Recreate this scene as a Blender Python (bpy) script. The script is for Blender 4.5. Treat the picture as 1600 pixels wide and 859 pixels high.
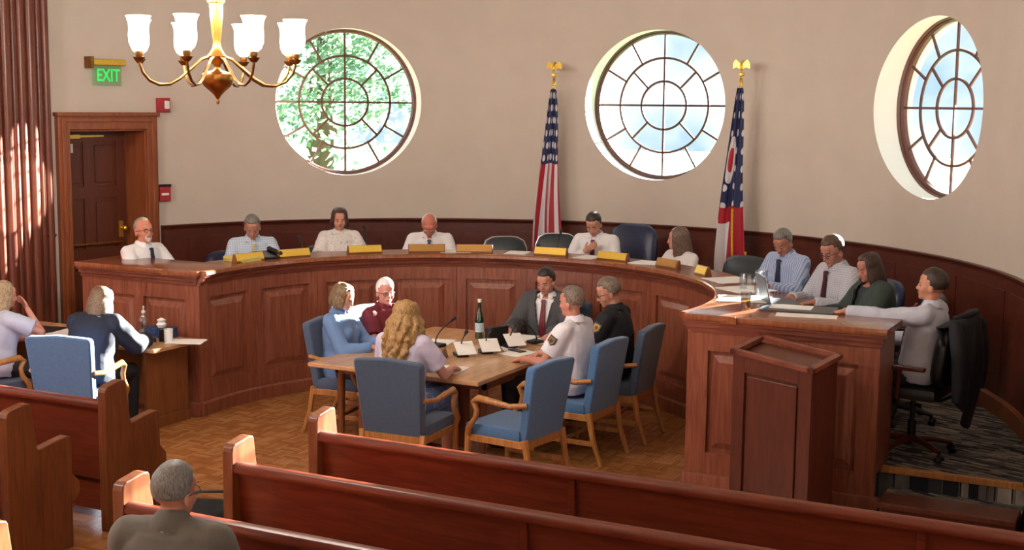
import bpy, bmesh, math, random
from mathutils import Vector, Matrix, Euler, noise
PI = math.pi
sin, cos = math.sin, math.cos
random.seed(7)
for o in list(bpy.data.objects): bpy.data.objects.remove(o)
SC = bpy.context.scene
COL = SC.collection

# ------------------------------------------------------------------ camera
CAM = Vector((5.274, -9.175, 2.720))
cd = bpy.data.cameras.new('camera'); cam = bpy.data.objects.new('camera', cd); COL.objects.link(cam)
cd.sensor_width = 36.0; cd.lens = 2065.5 / 1600 * 36.0; cd.clip_start = .05; cd.clip_end = 300
cam.matrix_world = Matrix.Translation(CAM) @ Matrix.Rotation(math.radians(26.907), 4, 'Z') @ Matrix.Rotation(PI/2 - .1283, 4, 'X') @ Matrix.Rotation(.0104, 4, 'Z')
SC.camera = cam
# ------------------------------------------------------------------ light
SC.view_settings.view_transform = 'Standard'; SC.view_settings.look = 'None'
SC.view_settings.gamma = 1; SC.view_settings.use_curve_mapping = False
SC.view_settings.exposure = 0.0
W = bpy.data.worlds.new('sky'); SC.world = W; W.use_nodes = True
nt = W.node_tree; nt.nodes.clear()
wo = nt.nodes.new('ShaderNodeOutputWorld'); bg = nt.nodes.new('ShaderNodeBackground')
tc = nt.nodes.new('ShaderNodeTexCoord'); nz = nt.nodes.new('ShaderNodeTexNoise'); rp = nt.nodes.new('ShaderNodeValToRGB')
nz.inputs['Scale'].default_value = 9; nz.inputs['Detail'].default_value = 4
rp.color_ramp.elements[0].position = .42; rp.color_ramp.elements[0].color = (.42, .60, .74, 1)
rp.color_ramp.elements[1].position = .56; rp.color_ramp.elements[1].color = (.95, .98, 1, 1)
nt.links.new(tc.outputs['Generated'], nz.inputs['Vector']); nt.links.new(nz.outputs['Fac'], rp.inputs['Fac'])
nt.links.new(rp.outputs['Color'], bg.inputs['Color']); nt.links.new(bg.outputs[0], wo.inputs['Surface'])
bg.inputs['Strength'].default_value = 1.5
SUN_AZ, SUN_EL = math.radians(17), math.radians(14)
sd = bpy.data.lights.new('sun', 'SUN'); sd.energy = 140; sd.angle = math.radians(.6); sd.color = (1, .97, .91)
so = bpy.data.objects.new('sun', sd); COL.objects.link(so)
sv = Vector((-sin(SUN_AZ)*cos(SUN_EL), -cos(SUN_AZ)*cos(SUN_EL), -sin(SUN_EL)))
so.rotation_euler = sv.to_track_quat('-Z', 'Y').to_euler(); so.location = (6, 14, 8)
def area(name, loc, to, sx, sy, power, col=(1, 1, 1)):
    d = bpy.data.lights.new(name, 'AREA'); d.shape = 'RECTANGLE'; d.size = sx; d.size_y = sy; d.energy = power; d.color = col
    o = bpy.data.objects.new(name, d); COL.objects.link(o); o.location = loc
    o.rotation_euler = (Vector(to)-Vector(loc)).to_track_quat('-Z', 'Y').to_euler(); return o
# added fill areas outside the unseen nave window openings (walls further down)
for y in (-3.2, -7.2, -11.2):
    area('nave_fill_area', (-7.75, y, 3.0), (0, y+.5, .8), 1.5, 2.6, 40, (.95, .97, 1))
    area('nave_fill_area', (7.75, y, 3.0), (0, y+.5, .8), 1.5, 2.6, 5, (.95, .97, 1))
gl = bpy.data.lights.new('added_pilaster_spot', 'SPOT'); gl.energy = 26000; gl.spot_size = math.radians(3.5); gl.spot_blend = .1; gl.shadow_soft_size = .02; gl.color = (1, .93, .8)  # added unseen spot beyond the right window; puts a light patch on the pilaster
go = bpy.data.objects.new('added_pilaster_spot', gl); COL.objects.link(go); gT = Vector((-4.46, -.26, 1.86)); gW = Vector((4.75*sin(math.radians(45.4)), 4.75*cos(math.radians(45.4)), 2.62)); go.location = gT+(gW-gT)*1.5; go.rotation_euler = (gT-go.location).to_track_quat('-Z', 'Y').to_euler()
LAMP_W = 43

# ------------------------------------------------------------------ materials
def lin(h):
    h = h.lstrip('#'); c = [int(h[i:i+2], 16)/255 for i in (0, 2, 4)]
    return tuple(x/12.92 if x <= .04045 else ((x+.055)/1.055)**2.4 for x in c) + (1,)
def base(name):
    m = bpy.data.materials.new(name); m.use_nodes = True
    return m, m.node_tree, m.node_tree.nodes['Principled BSDF']
def coords(nt, scale=(1, 1, 1), kind='Object', rot=(0, 0, 0)):
    t = nt.nodes.new('ShaderNodeTexCoord'); mp = nt.nodes.new('ShaderNodeMapping')
    mp.inputs['Scale'].default_value = scale; mp.inputs['Rotation'].default_value = rot
    nt.links.new(t.outputs[kind], mp.inputs['Vector']); return mp.outputs['Vector']
def ramp(nt, fac, stops):
    r = nt.nodes.new('ShaderNodeValToRGB'); e = r.color_ramp.elements
    while len(e) < len(stops): e.new(.5)
    for k, (p, c) in enumerate(stops): e[k].position = p; e[k].color = c
    nt.links.new(fac, r.inputs['Fac']); return r.outputs['Color']
def bump(nt, b, h, strength=.2, dist=.01):
    n = nt.nodes.new('ShaderNodeBump'); n.inputs['Strength'].default_value = strength; n.inputs['Distance'].default_value = dist
    nt.links.new(h, n.inputs['Height']); nt.links.new(n.outputs[0], b.inputs['Normal'])
def noiset(nt, vec, scale, detail=4, dist=0):
    n = nt.nodes.new('ShaderNodeTexNoise'); n.inputs['Scale'].default_value = scale; n.inputs['Detail'].default_value = detail
    n.inputs['Distortion'].default_value = dist; nt.links.new(vec, n.inputs['Vector']); return n.outputs['Fac']
def wood(name, c0, c1, rough=.35, grain=(14, 14, 1.2), spec=.5):
    m, nt, b = base(name); v = coords(nt, grain)
    f = noiset(nt, v, 2.2, 6, 1.2)
    nt.links.new(ramp(nt, f, [(.3, lin(c0)), (.7, lin(c1))]), b.inputs['Base Color'])
    b.inputs['Roughness'].default_value = rough; b.inputs['Specular IOR Level'].default_value = spec
    bump(nt, b, f, .06, .004); return m
def plain(name, c, rough=.6, metal=0, var=.06, sc=30, bmp=.1, sheen=0):
    m, nt, b = base(name); L = lin(c); v = coords(nt)
    f = noiset(nt, v, sc, 3)
    lo = tuple(x*(1-var*2) for x in L[:3])+(1,); hi = tuple(min(1, x*(1+var*2)) for x in L[:3])+(1,)
    nt.links.new(ramp(nt, f, [(.3, lo), (.7, hi)]), b.inputs['Base Color'])
    b.inputs['Roughness'].default_value = rough; b.inputs['Metallic'].default_value = metal
    if sheen: b.inputs['Sheen Weight'].default_value = sheen
    if bmp: bump(nt, b, f, bmp, .003)
    return m
M = {}
M['dais'] = wood('cherry_wood', '#703728', '#90563f', .33)
M['dais_rim'] = wood('cherry_rim', '#633226', '#7d4737', .25, (1.5, 1.5, 12))
M['daistop'] = wood('dais_top_wood', '#7a4226', '#93583a', .2)
M['pew'] = wood('pew_wood', '#582012', '#702f1a', .28, (1.2, 12, 12))
M['pew_end'] = wood('pew_end_wood', '#5e2e16', '#7c4626', .33)
M['pulpit'] = wood('lectern_wood', '#482117', '#5d2f22', .3)
M['wainscot'] = wood('wainscot_wood', '#4a1c12', '#5c281a', .35, (3, 3, 3))
M['pilaster'] = wood('pilaster_wood', '#5e2c1c', '#7b4230', .3)
M['door'] = wood('door_wood', '#5a2c1c', '#6d3826', .35)
M['casing'] = wood('casing_wood', '#7a3d20', '#985530', .32)
M['oak'] = wood('oak_wood', '#94602c', '#b98048', .35)
M['oaktable'] = wood('table_wood', '#b3855c', '#cda27a', .24, (12, 1.2, 12))
M['clerkdesk'] = wood('clerk_desk_wood', '#6b3a1e', '#84502c', .35)
M['wfrm'] = plain('window_muntin', '#523026', .5)
M['paint'] = plain('wall_paint', '#cfc2b6', .85, 0, .015, 3, .05)
M['reveal'] = plain('reveal_paint', '#dcdcd6', .7, 0, .01, 3, 0)
M['ceil'] = plain('ceiling_paint', '#d9d0c2', .9, 0, .01, 3, 0)
M['brass'] = plain('brass', '#a87438', .28, 1, .1, 20, 0)
M['brassdark'] = plain('aged_brass', '#8a6236', .3, 1, .15, 20, 0)
M['gold'] = plain('gold_plate', '#e0b84e', .3, .85, .05, 60, 0)
M['goldcloth'] = plain('gold_fringe', '#d9a026', .7, 0, .1, 80, .3)
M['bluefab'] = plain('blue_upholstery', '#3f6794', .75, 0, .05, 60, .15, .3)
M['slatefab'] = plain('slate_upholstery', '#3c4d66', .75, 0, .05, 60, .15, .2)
M['navyleather'] = plain('navy_leather', '#1b2448', .4, 0, .05, 30, .1)
M['greyleather'] = plain('charcoal_leather', '#2a3138', .4, 0, .05, 30, .1)
M['blackleather'] = plain('black_leather', '#15171a', .4, 0, .05, 30, .1)
M['black'] = plain('black_plastic', '#101114', .4, 0, .02, 30, 0)
M['chrome'] = plain('chrome', '#c9ced6', .18, 1, .02, 10, 0)
M['redwoodbase'] = wood('chair_base_wood', '#3e140e', '#58211a', .3)
M['paper'] = plain('white_paper', '#ece8e4', .8, 0, .01, 10, 0)
M['yellowpaper'] = plain('yellow_paper', '#d9c877', .8, 0, .02, 10, 0)
M['red'] = plain('alarm_red', '#a3202a', .4, 0, .02, 10, 0)
M['white'] = plain('white_plastic', '#e6e6e4', .4, 0, .01, 10, 0)
M['screen'] = plain('laptop_grey', '#50545c', .4, .2, .02, 10, 0)
M['bark'] = plain('bark', '#5a4a3a', .9, 0, .1, 12, .4)
M['grass'] = plain('lawn', '#6f8a50', .95, 0, .1, 2, .2)
M['leather_shoe'] = plain('shoe_leather', '#1c1512', .4, 0, .05, 30, 0)
def glassmat(name, col=(1, 1, 1, 1), gl=.06, rough=.02):
    m, nt, b = base(name); nt.nodes.remove(b); out = nt.nodes['Material Output']
    t = nt.nodes.new('ShaderNodeBsdfTransparent'); t.inputs[0].default_value = col
    g = nt.nodes.new('ShaderNodeBsdfGlossy'); g.inputs['Roughness'].default_value = rough
    mx = nt.nodes.new('ShaderNodeMixShader'); mx.inputs[0].default_value = gl
    nt.links.new(t.outputs[0], mx.inputs[1]); nt.links.new(g.outputs[0], mx.inputs[2]); nt.links.new(mx.outputs[0], out.inputs['Surface']); return m
M['pane'] = glassmat('window_glass', (.96, .98, .98, 1), .04)
M['clear'] = glassmat('drinking_glass', (.9, .93, .95, 1), .18)
M['greenglass'] = glassmat('green_bottle_glass', (.25, .62, .42, 1), .15)
M['exitpane'] = glassmat('exit_sign_glass', (.85, .95, .88, 1), .1)
def emis(name, c, s):
    m, nt, b = base(name); b.inputs['Base Color'].default_value = lin(c)
    b.inputs['Emission Color'].default_value = lin(c); b.inputs['Emission Strength'].default_value = s; return m
M['shade'] = emis('glowing_frosted_glass', '#ffeccb', 3.2)
M['exitgreen'] = emis('exit_letters_green', '#2fd15a', .75)
def leafmat():
    m, nt, b = base('leaf_green'); v = coords(nt)
    f = noiset(nt, v, 1.7, 3)
    c = ramp(nt, f, [(.3, lin('#4c6b5a')), (.55, lin('#7c9c86')), (.75, lin('#a9bf95'))])
    d = nt.nodes.new('ShaderNodeBsdfDiffuse'); t = nt.nodes.new('ShaderNodeBsdfTranslucent'); mx = nt.nodes.new('ShaderNodeMixShader')
    nt.links.new(c, d.inputs[0]); nt.links.new(c, t.inputs[0]); mx.inputs[0].default_value = .5
    nt.links.new(d.outputs[0], mx.inputs[1]); nt.links.new(t.outputs[0], mx.inputs[2]); nt.links.new(mx.outputs[0], nt.nodes['Material Output'].inputs['Surface']); return m
M['leaf'] = leafmat()
def parquet():
    m, nt, b = base('parquet_floor'); v = coords(nt, (1, 1, 1))
    ck = nt.nodes.new('ShaderNodeTexChecker'); ck.inputs['Scale'].default_value = 1/.16; nt.links.new(v, ck.inputs['Vector'])
    brs = []
    for r in (0, PI/2):
        vv = coords(nt, (1, 1, 1), rot=(0, 0, r))
        br = nt.nodes.new('ShaderNodeTexBrick'); br.inputs['Scale'].default_value = 1; br.offset = 0
        br.inputs['Brick Width'].default_value = .16; br.inputs['Row Height'].default_value = .032; br.inputs['Mortar Size'].default_value = .0012
        br.inputs['Color1'].default_value = lin('#9c6232'); br.inputs['Color2'].default_value = lin('#b98452'); br.inputs['Mortar'].default_value = lin('#5a3216')
        br.inputs['Bias'].default_value = -.1
        nt.links.new(vv, br.inputs['Vector']); brs.append(br.outputs['Color'])
    mx = nt.nodes.new('ShaderNodeMix'); mx.data_type = 'RGBA'
    nt.links.new(ck.outputs['Fac'], mx.inputs['Factor']); nt.links.new(brs[0], mx.inputs['A']); nt.links.new(brs[1], mx.inputs['B'])
    n2 = noiset(nt, v, 3.5, 3)
    m2 = nt.nodes.new('ShaderNodeMix'); m2.data_type = 'RGBA'; m2.blend_type = 'MULTIPLY'; m2.inputs['Factor'].default_value = .3
    nt.links.new(mx.outputs['Result'], m2.inputs['A']); nt.links.new(ramp(nt, n2, [(.35, (.6, .55, .5, 1)), (.65, (1, 1, 1, 1))]), m2.inputs['B'])
    nt.links.new(m2.outputs['Result'], b.inputs['Base Color']); b.inputs['Roughness'].default_value = .24
    return m
M['parquet'] = parquet()
def carpet():
    m, nt, b = base('patterned_carpet')
    v = coords(nt, (1, 1, 1), rot=(0, 0, .35))
    br = nt.nodes.new('ShaderNodeTexBrick'); br.inputs['Scale'].default_value = 1; br.offset = .37
    br.inputs['Brick Width'].default_value = .17; br.inputs['Row Height'].default_value = .035; br.inputs['Mortar Size'].default_value = .002
    br.inputs['Color1'].default_value = lin('#1c222d'); br.inputs['Color2'].default_value = lin('#b3a898'); br.inputs['Mortar'].default_value = lin('#1a1c24')
    br.inputs['Bias'].default_value = -.1; nt.links.new(v, br.inputs['Vector'])
    n2 = noiset(nt, coords(nt, (2.5, 9, 1), rot=(0, 0, .35)), 2.5, 4)
    m2 = nt.nodes.new('ShaderNodeMix'); m2.data_type = 'RGBA'; m2.blend_type = 'MULTIPLY'; m2.inputs['Factor'].default_value = .8
    nt.links.new(br.outputs['Color'], m2.inputs['A']); nt.links.new(ramp(nt, n2, [(.4, (.35, .38, .48, 1)), (.55, (1, 1, 1, 1))]), m2.inputs['B'])
    nt.links.new(m2.outputs['Result'], b.inputs['Base Color']); b.inputs['Roughness'].default_value = .95; return m
M['carpet'] = carpet()
def cloth(name, c, c2=None, kind=None, scale=60, rough=.8):
    """plain woven cloth, or checked / striped / floral print in the weave"""
    m, nt, b = base(name); v = coords(nt)
    L = lin(c); f = noiset(nt, v, 9, 4)
    col = ramp(nt, f, [(.3, tuple(x*.88 for x in L[:3])+(1,)), (.7, L)])
    if kind == 'check':
        c1 = nt.nodes.new('ShaderNodeTexWave'); c1.wave_type = 'BANDS'; c1.bands_direction = 'X'; c1.inputs['Scale'].default_value = scale
        c3 = nt.nodes.new('ShaderNodeTexWave'); c3.wave_type = 'BANDS'; c3.bands_direction = 'Z'; c3.inputs['Scale'].default_value = scale
        nt.links.new(v, c1.inputs['Vector']); nt.links.new(v, c3.inputs['Vector'])
        a = nt.nodes.new('ShaderNodeMath'); a.operation = 'MAXIMUM'; nt.links.new(c1.outputs['Fac'], a.inputs[0]); nt.links.new(c3.outputs['Fac'], a.inputs[1])
        col = ramp(nt, a.outputs[0], [(.75, L), (.95, lin(c2))])
    if kind == 'stripe':
        c1 = nt.nodes.new('ShaderNodeTexWave'); c1.wave_type = 'BANDS'; c1.bands_direction = 'X'; c1.inputs['Scale'].default_value = scale
        nt.links.new(v, c1.inputs['Vector']); col = ramp(nt, c1.outputs['Fac'], [(.4, L), (.8, lin(c2))])
    if kind == 'floral':
        c1 = nt.nodes.new('ShaderNodeTexVoronoi'); c1.inputs['Scale'].default_value = scale; nt.links.new(v, c1.inputs['Vector'])
        n3 = noiset(nt, v, scale*.8, 4); a = nt.nodes.new('ShaderNodeMath'); a.operation = 'MULTIPLY_ADD'; a.inputs[1].default_value = .8
        nt.links.new(n3, a.inputs[0]); nt.links.new(c1.outputs['Distance'], a.inputs[2])
        col = ramp(nt, a.outputs[0], [(.5, lin(c2)), (.72, L)])
    nt.links.new(col, b.inputs['Base Color']); b.inputs['Roughness'].default_value = rough
    b.inputs['Sheen Weight'].default_value = .1 if sum(L[:3]) > .25 else 0
    bump(nt, b, f, .35, .02); return m
def skin(c):
    m, nt, b = base('skin'); v = coords(nt); L = lin(c); f = noiset(nt, v, 14, 3)
    nt.links.new(ramp(nt, f, [(.3, (L[0]*.92, L[1]*.84, L[2]*.82, 1)), (.7, L)]), b.inputs['Base Color'])
    b.inputs['Roughness'].default_value = .5; b.inputs['Subsurface Weight'].default_value = .08; b.inputs['Subsurface Radius'].default_value = (.02, .008, .004); return m
def hairm(c, c2):
    m, nt, b = base('hair'); f = noiset(nt, coords(nt, (60, 60, 9)), 3, 4, .4)
    nt.links.new(ramp(nt, f, [(.35, lin(c)), (.65, lin(c2))]), b.inputs['Base Color']); b.inputs['Roughness'].default_value = .45
    bump(nt, b, f, .5, .006); return m

M['plate'] = plain('gold_plate_face', '#ecc452', .35, .35, .03, 60, 0)
M['platedull'] = plain('dull_gold_plate', '#a87a38', .4, .35, .03, 60, 0)
M['labelblue'] = plain('bottle_label', '#b9cfe0', .5, 0, .1, 60, 0)
M['navybox'] = cloth('tissue_box_print', '#1d3058', '#4a76a8', 'floral', 60)
M['blackcloth'] = cloth('dark_navy_wool', '#11131b')
# ------------------------------------------------------------------ mesh helpers
class MB:
    """collects shapes in one bmesh and links them as one object"""
    def __init__(s): s.bm = bmesh.new()
    def poly(s, verts, faces, mi=0, M4=None):
        vs = [s.bm.verts.new(M4 @ Vector(v) if M4 else Vector(v)) for v in verts]
        for f in faces:
            try: fc = s.bm.faces.new([vs[i] for i in f]); fc.material_index = mi
            except ValueError: pass
        return s
    def box(s, a, b, M4=None, mi=0, ch=0.0):
        x0, y0, z0 = a; x1, y1, z1 = b
        if ch <= 0:
            v = [(x, y, z) for z in (z0, z1) for y in (y0, y1) for x in (x0, x1)]
            return s.poly(v, [(0, 2, 3, 1), (4, 5, 7, 6), (0, 1, 5, 4), (2, 6, 7, 3), (0, 4, 6, 2), (1, 3, 7, 5)], mi, M4)
        t = bmesh.new(); bmesh.ops.create_cube(t, size=1)
        for v in t.verts: v.co = Vector(((x0+x1)/2+v.co.x*(x1-x0), (y0+y1)/2+v.co.y*(y1-y0), (z0+z1)/2+v.co.z*(z1-z0)))
        bmesh.ops.bevel(t, geom=t.edges[:], offset=ch, segments=2, profile=.6, affect='EDGES')
        t.verts.index_update()
        s.poly([v.co.copy() for v in t.verts], [[v.index for v in f.verts] for f in t.faces], mi, M4); t.free(); return s
    def prism(s, pts, w0, w1, axis='x', mi=0, M4=None):
        """outline pts in the plane across `axis`, extruded from w0 to w1"""
        def P(p, w): return (w, p[0], p[1]) if axis == 'x' else ((p[0], w, p[1]) if axis == 'y' else (p[0], p[1], w))
        n = len(pts); v = [P(p, w0) for p in pts]+[P(p, w1) for p in pts]
        f = [tuple(range(n))[::-1], tuple(range(n, 2*n))]+[(i, (i+1) % n, n+(i+1) % n, n+i) for i in range(n)]
        return s.poly(v, f, mi, M4)
    def ring(s, prof, a0, a1, n=48, mi=0, closed=False):
        """profile (r, z) closed outline swept round the z axis from azimuth a0 to a1 (degrees from +y towards +x)"""
        m = len(prof); v = []; steps = n if closed else n+1
        for k in range(steps):
            a = math.radians(a0+(a1-a0)*k/n)
            v += [(r*sin(a), r*cos(a), z) for r, z in prof]
        f = []
        for k in range(n):
            for i in range(m):
                j = (i+1) % m; k2 = (k+1) % steps
                f.append((k*m+i, k*m+j, k2*m+j, k2*m+i))
        if not closed: f += [tuple(range(m))[::-1], tuple(range(n*m, n*m+m))]
        return s.poly(v, f, mi)
    def lathe(s, prof, c=(0, 0, 0), n=24, mi=0, M4=None):
        v = []; m = len(prof); T = Matrix.Translation(c)
        if M4: T = M4 @ T
        for k in range(n):
            a = 2*PI*k/n; v += [(r*cos(a), r*sin(a), z) for r, z in prof]
        f = [(k*m+i, ((k+1) % n)*m+i, ((k+1) % n)*m+i+1, k*m+i+1) for k in range(n) for i in range(m-1)]
        if prof[0][0] > 1e-5: f.append(tuple(k*m for k in range(n))[::-1])
        if prof[-1][0] > 1e-5: f.append(tuple(k*m+m-1 for k in range(n)))
        return s.poly(v, f, mi, T)
    def tube(s, pts, r, n=8, mi=0, M4=None, flat=1.0, up=(0, 0, 1)):
        pts = [Vector(p) for p in pts]; k = len(pts)
        rs = r if isinstance(r, (list, tuple)) else [r]*k
        v = []; prev = None
        for i in range(k):
            t = (pts[min(i+1, k-1)]-pts[max(i-1, 0)]).normalized()
            a = Vector(up).cross(t) if prev is None else prev - t*prev.dot(t)
            if a.length < 1e-4: a = Vector((1, 0, 0)).cross(t)
            if a.length < 1e-4: a = Vector((0, 1, 0)).cross(t)
            a.normalize(); prev = a; b = t.cross(a)
            for j in range(n):
                an = 2*PI*j/n; v.append(pts[i]+a*cos(an)*rs[i]+b*sin(an)*rs[i]*flat)
        f = [(i*n+j, i*n+(j+1) % n, (i+1)*n+(j+1) % n, (i+1)*n+j) for i in range(k-1) for j in range(n)]
        f += [tuple(range(n))[::-1], tuple(range((k-1)*n, k*n))]
        return s.poly(v, f, mi, M4)
    def ball(s, c, r, n=12, M4=None, mi=0):
        rx, ry, rz = r if isinstance(r, (list, tuple)) else (r, r, r)
        m = max(6, n//2+2); c = Vector(c); v = [c+Vector((0, 0, -rz))]
        for i in range(1, m):
            ph = -PI/2+PI*i/m
            v += [c+Vector((rx*cos(ph)*cos(2*PI*j/n), ry*cos(ph)*sin(2*PI*j/n), rz*sin(ph))) for j in range(n)]
        v.append(c+Vector((0, 0, rz))); L = len(v)-1
        f = [(0, 1+(j+1) % n, 1+j) for j in range(n)]
        for i in range(m-2):
            f += [(1+i*n+j, 1+i*n+(j+1) % n, 1+(i+1)*n+(j+1) % n, 1+(i+1)*n+j) for j in range(n)]
        f += [(L, 1+(m-2)*n+j, 1+(m-2)*n+(j+1) % n) for j in range(n)]
        return s.poly(v, f, mi, M4)
    def cone(s, p0, p1, r0, r1, n=12):
        """capsule with round ends"""
        s.ball(p0, r0, n); s.ball(p1, r1, n); return s.tube([p0, p1], [r0, r1], n)
    def loft(s, rings, n=20):
        """rings: (centre, x axis, y axis, a, b) ellipses"""
        v = []
        for c, X, Y, a, b in rings:
            for j in range(n):
                t = 2*PI*j/n; ct, st = cos(t), sin(t)
                q = (abs(ct)**2.6+abs(st)**2.6)**(-1/2.6)
                v.append(c+X*a*ct*q+Y*b*st*q)
        k = len(rings)
        f = [(i*n+j, i*n+(j+1) % n, (i+1)*n+(j+1) % n, (i+1)*n+j) for i in range(k-1) for j in range(n)]
        f += [tuple(range(n))[::-1], tuple(range((k-1)*n, k*n))]
        return s.poly(v, f)
    def build(s, name, mats, parent=None, smooth=0, bev=0):
        me = bpy.data.meshes.new(name); bmesh.ops.recalc_face_normals(s.bm, faces=s.bm.faces[:])
        s.bm.to_mesh(me); s.bm.free()
        if not isinstance(mats, (list, tuple)): mats = [mats]
        for m in mats: me.materials.append(m)
        o = bpy.data.objects.new(name, me); COL.objects.link(o)
        if parent: o.parent = parent
        if smooth: shade(me, smooth)
        if bev:
            b = o.modifiers.new('bevel', 'BEVEL'); b.width = bev; b.segments = 2; b.limit_method = 'ANGLE'; b.angle_limit = math.radians(35)
        return o
def shade(me, ang=40):
    me.polygons.foreach_set('use_smooth', [True]*len(me.polygons))
    try: me.set_sharp_from_angle(angle=math.radians(ang))
    except Exception: pass
def tag(o, label=None, cat=None, group=None, kind=None):
    if label: o['label'] = label
    if cat: o['category'] = cat
    if group: o['group'] = group
    if kind: o['kind'] = kind
    return o
def thing(name, label, cat, loc=(0, 0, 0), rz=0, group=None):
    o = bpy.data.objects.new(name, None); COL.objects.link(o); o.empty_display_size = .1
    o.location = loc; o.rotation_euler = (0, 0, rz); return tag(o, label, cat, group)
def dup(root, loc, rz, label=None, swap=None, group=None):
    """copy of a thing with copies of its parts and sub-parts; swap replaces materials"""
    def cp(o, par):
        c = o.copy(); COL.objects.link(c)
        if par: c.parent = par
        if swap and c.type == 'MESH' and any(m in swap for m in c.data.materials):
            c.data = c.data.copy()
            for i, m in enumerate(c.data.materials):
                if m in swap: c.data.materials[i] = swap[m]
        for ch in list(o.children): cp(ch, c)
        return c
    r = cp(root, None); r.location = loc; r.rotation_euler = (0, 0, rz)
    if label: r['label'] = label
    if group: r['group'] = group
    return r
def baked(o):
    """replace o's mesh by its evaluated mesh (modifiers applied)"""
    dg = bpy.context.evaluated_depsgraph_get(); e = o.evaluated_get(dg)
    me = bpy.data.meshes.new_from_object(e); o.modifiers.clear(); o.data = me; return o
def pol(r, a, z=0): a = math.radians(a); return Vector((r*sin(a), r*cos(a), z))

# ------------------------------------------------------------------ the room
R = 4.51; PH = .27                     # apse radius, height of the raised floor
CEIL = 5.2
def struct(o): o['kind'] = 'structure'; return o
struct(MB().box((-8, -15, -.1), (8, 4.9, 0)).build('floor', M['parquet']))
# raised floor: ring between dais and wall, carpeted
b = MB(); b.ring([(2.3, 0.001), (2.3, PH), (R+.02, PH), (R+.02, 0.001)], -91.5, 91.5, 64)
struct(b.build('raised_floor', M['carpet'], smooth=30))
b = MB()
for s in (-1, 1): b.prism([(s*3.6, -.41), (s*3.6, -.095), (s*4.48, -.095), (s*4.48, -.41)], 0.001, .135, 'z')
struct(b.build('floor_step', M['carpet']))
b = MB()
for s in (-1, 1): b.box((min(s*3.54, s*4.48), -.12, PH-.035), (max(s*3.54, s*4.5), -.08, PH+.012), ch=.006)
struct(b.build('trim_1', M['oak']))
# apse wall with round openings and the doorway
WT = .42; HC = 2.7248; HOLE = .815; WAZ = (-43.6, .9, 45.4)
b = MB(); b.ring([(R, 0), (R, CEIL), (R+WT, CEIL), (R+WT, 0)], -89, 92, 118)
wall = b.build('wall_apse', M['paint'])
DOOR_A, DOOR_B = Vector((-4.50, .28, 0)), Vector((-4.28, 1.42, 0))
dx = (DOOR_B-DOOR_A).normalized(); dn = Vector((dx.y, -dx.x, 0))      # dn points into the room
DM = Matrix(((dx.x, -dn.x, 0, DOOR_A.x), (dx.y, -dn.y, 0, DOOR_A.y), (0, 0, 1, 0), (0, 0, 0, 1)))  # local x along wall, y outwards
DW = (DOOR_B-DOOR_A).length
cutters = []
for a in WAZ:
    c = MB().tube([pol(R-.5, a, HC), pol(R+1.0, a, HC)], HOLE, 96).build('cut', M['paint']); cutters.append(c)
cutters.append(MB().box((.11, -.6, PH), (DW-.11, 1.2, 2.42), DM).build('cut', M['paint']))
for c in cutters:
    m = wall.modifiers.new('b', 'BOOLEAN'); m.operation = 'DIFFERENCE'; m.object = c; m.solver = 'EXACT'
bpy.context.view_layer.update(); baked(wall)
for c in cutters: bpy.data.objects.remove(c)
wall.data.materials.clear(); wall.data.materials.append(M['paint']); wall.data.materials.append(M['reveal'])
for p in wall.data.polygons:
    r = math.hypot(p.center.x, p.center.y)
    vr = [math.hypot(*wall.data.vertices[i].co.xy) for i in p.vertices]
    p.material_index = 1 if (max(vr)-min(vr) > .2 and .3 < p.center.z < 5) else 0
shade(wall.data, 20); struct(wall)
# windows: ring frame, muntins, glass
def window(i, a):
    A = math.radians(a); rd = R+.24
    MM = Matrix.Translation(pol(rd, a, HC)) @ Matrix.Rotation(-A, 4, 'Z')          # local x along wall, y outward
    def arc(r, n=64): return [MM @ Vector((r*cos(2*PI*k/n), 0, r*sin(2*PI*k/n))) for k in range(n)]
    b = MB(); prof = [(.775, -.012), (.79, -.035), (.80, -.035), (.808, -.06), (.865, -.07), (.865, .03), (.775, .03)]
    n = 96; v = []
    for k in range(n):
        t = 2*PI*k/n; v += [MM @ Vector((r*cos(t), y, r*sin(t))) for r, y in prof]
    b.poly(v, [(k*7+i2, k*7+(i2+1) % 7, ((k+1) % n)*7+(i2+1) % 7, ((k+1) % n)*7+i2) for k in range(n) for i2 in range(7)])
    root = struct(b.build('window_%d' % i, M['wfrm'], smooth=30))
    b = MB()
    for r in (.265, .52):
        n = 64; v = []; w = .012
        for k in range(n):
            t = 2*PI*k/n; v += [MM @ Vector((rr*cos(t), y, rr*sin(t))) for rr, y in ((r-w, -.009), (r+w, -.009), (r+w, .009), (r-w, .009))]
        b.poly(v, [(k*4+i2, k*4+(i2+1) % 4, ((k+1) % n)*4+(i2+1) % 4, ((k+1) % n)*4+i2) for k in range(n) for i2 in range(4)])
    def bar(t, r0, r1):
        Rm = MM @ Matrix.Rotation(-t, 4, 'Y'); b.box((r0, -.009, -.011), (r1, .009, .011), Rm)
    for k in range(4): bar(k*PI/2, 0, .79)
    for k in range(4): bar(PI/4+k*PI/2, .265, .52)
    for k in range(12):
        if k % 3: bar(k*PI/6, .52, .79)
    b.build('muntin', M['wfrm'], root)
    g = MB(); g.poly([MM @ Vector((.785*cos(2*PI*k/64), .005+y, .785*sin(2*PI*k/64))) for y in (0, .006) for k in range(64)],
                     [tuple(range(64)), tuple(range(64, 128))]+[(k, (k+1) % 64, 64+(k+1) % 64, 64+k) for k in range(64)])
    g.build('pane', M['pane'], root)
for i, a in enumerate(WAZ): window(i+1, a)
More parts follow.
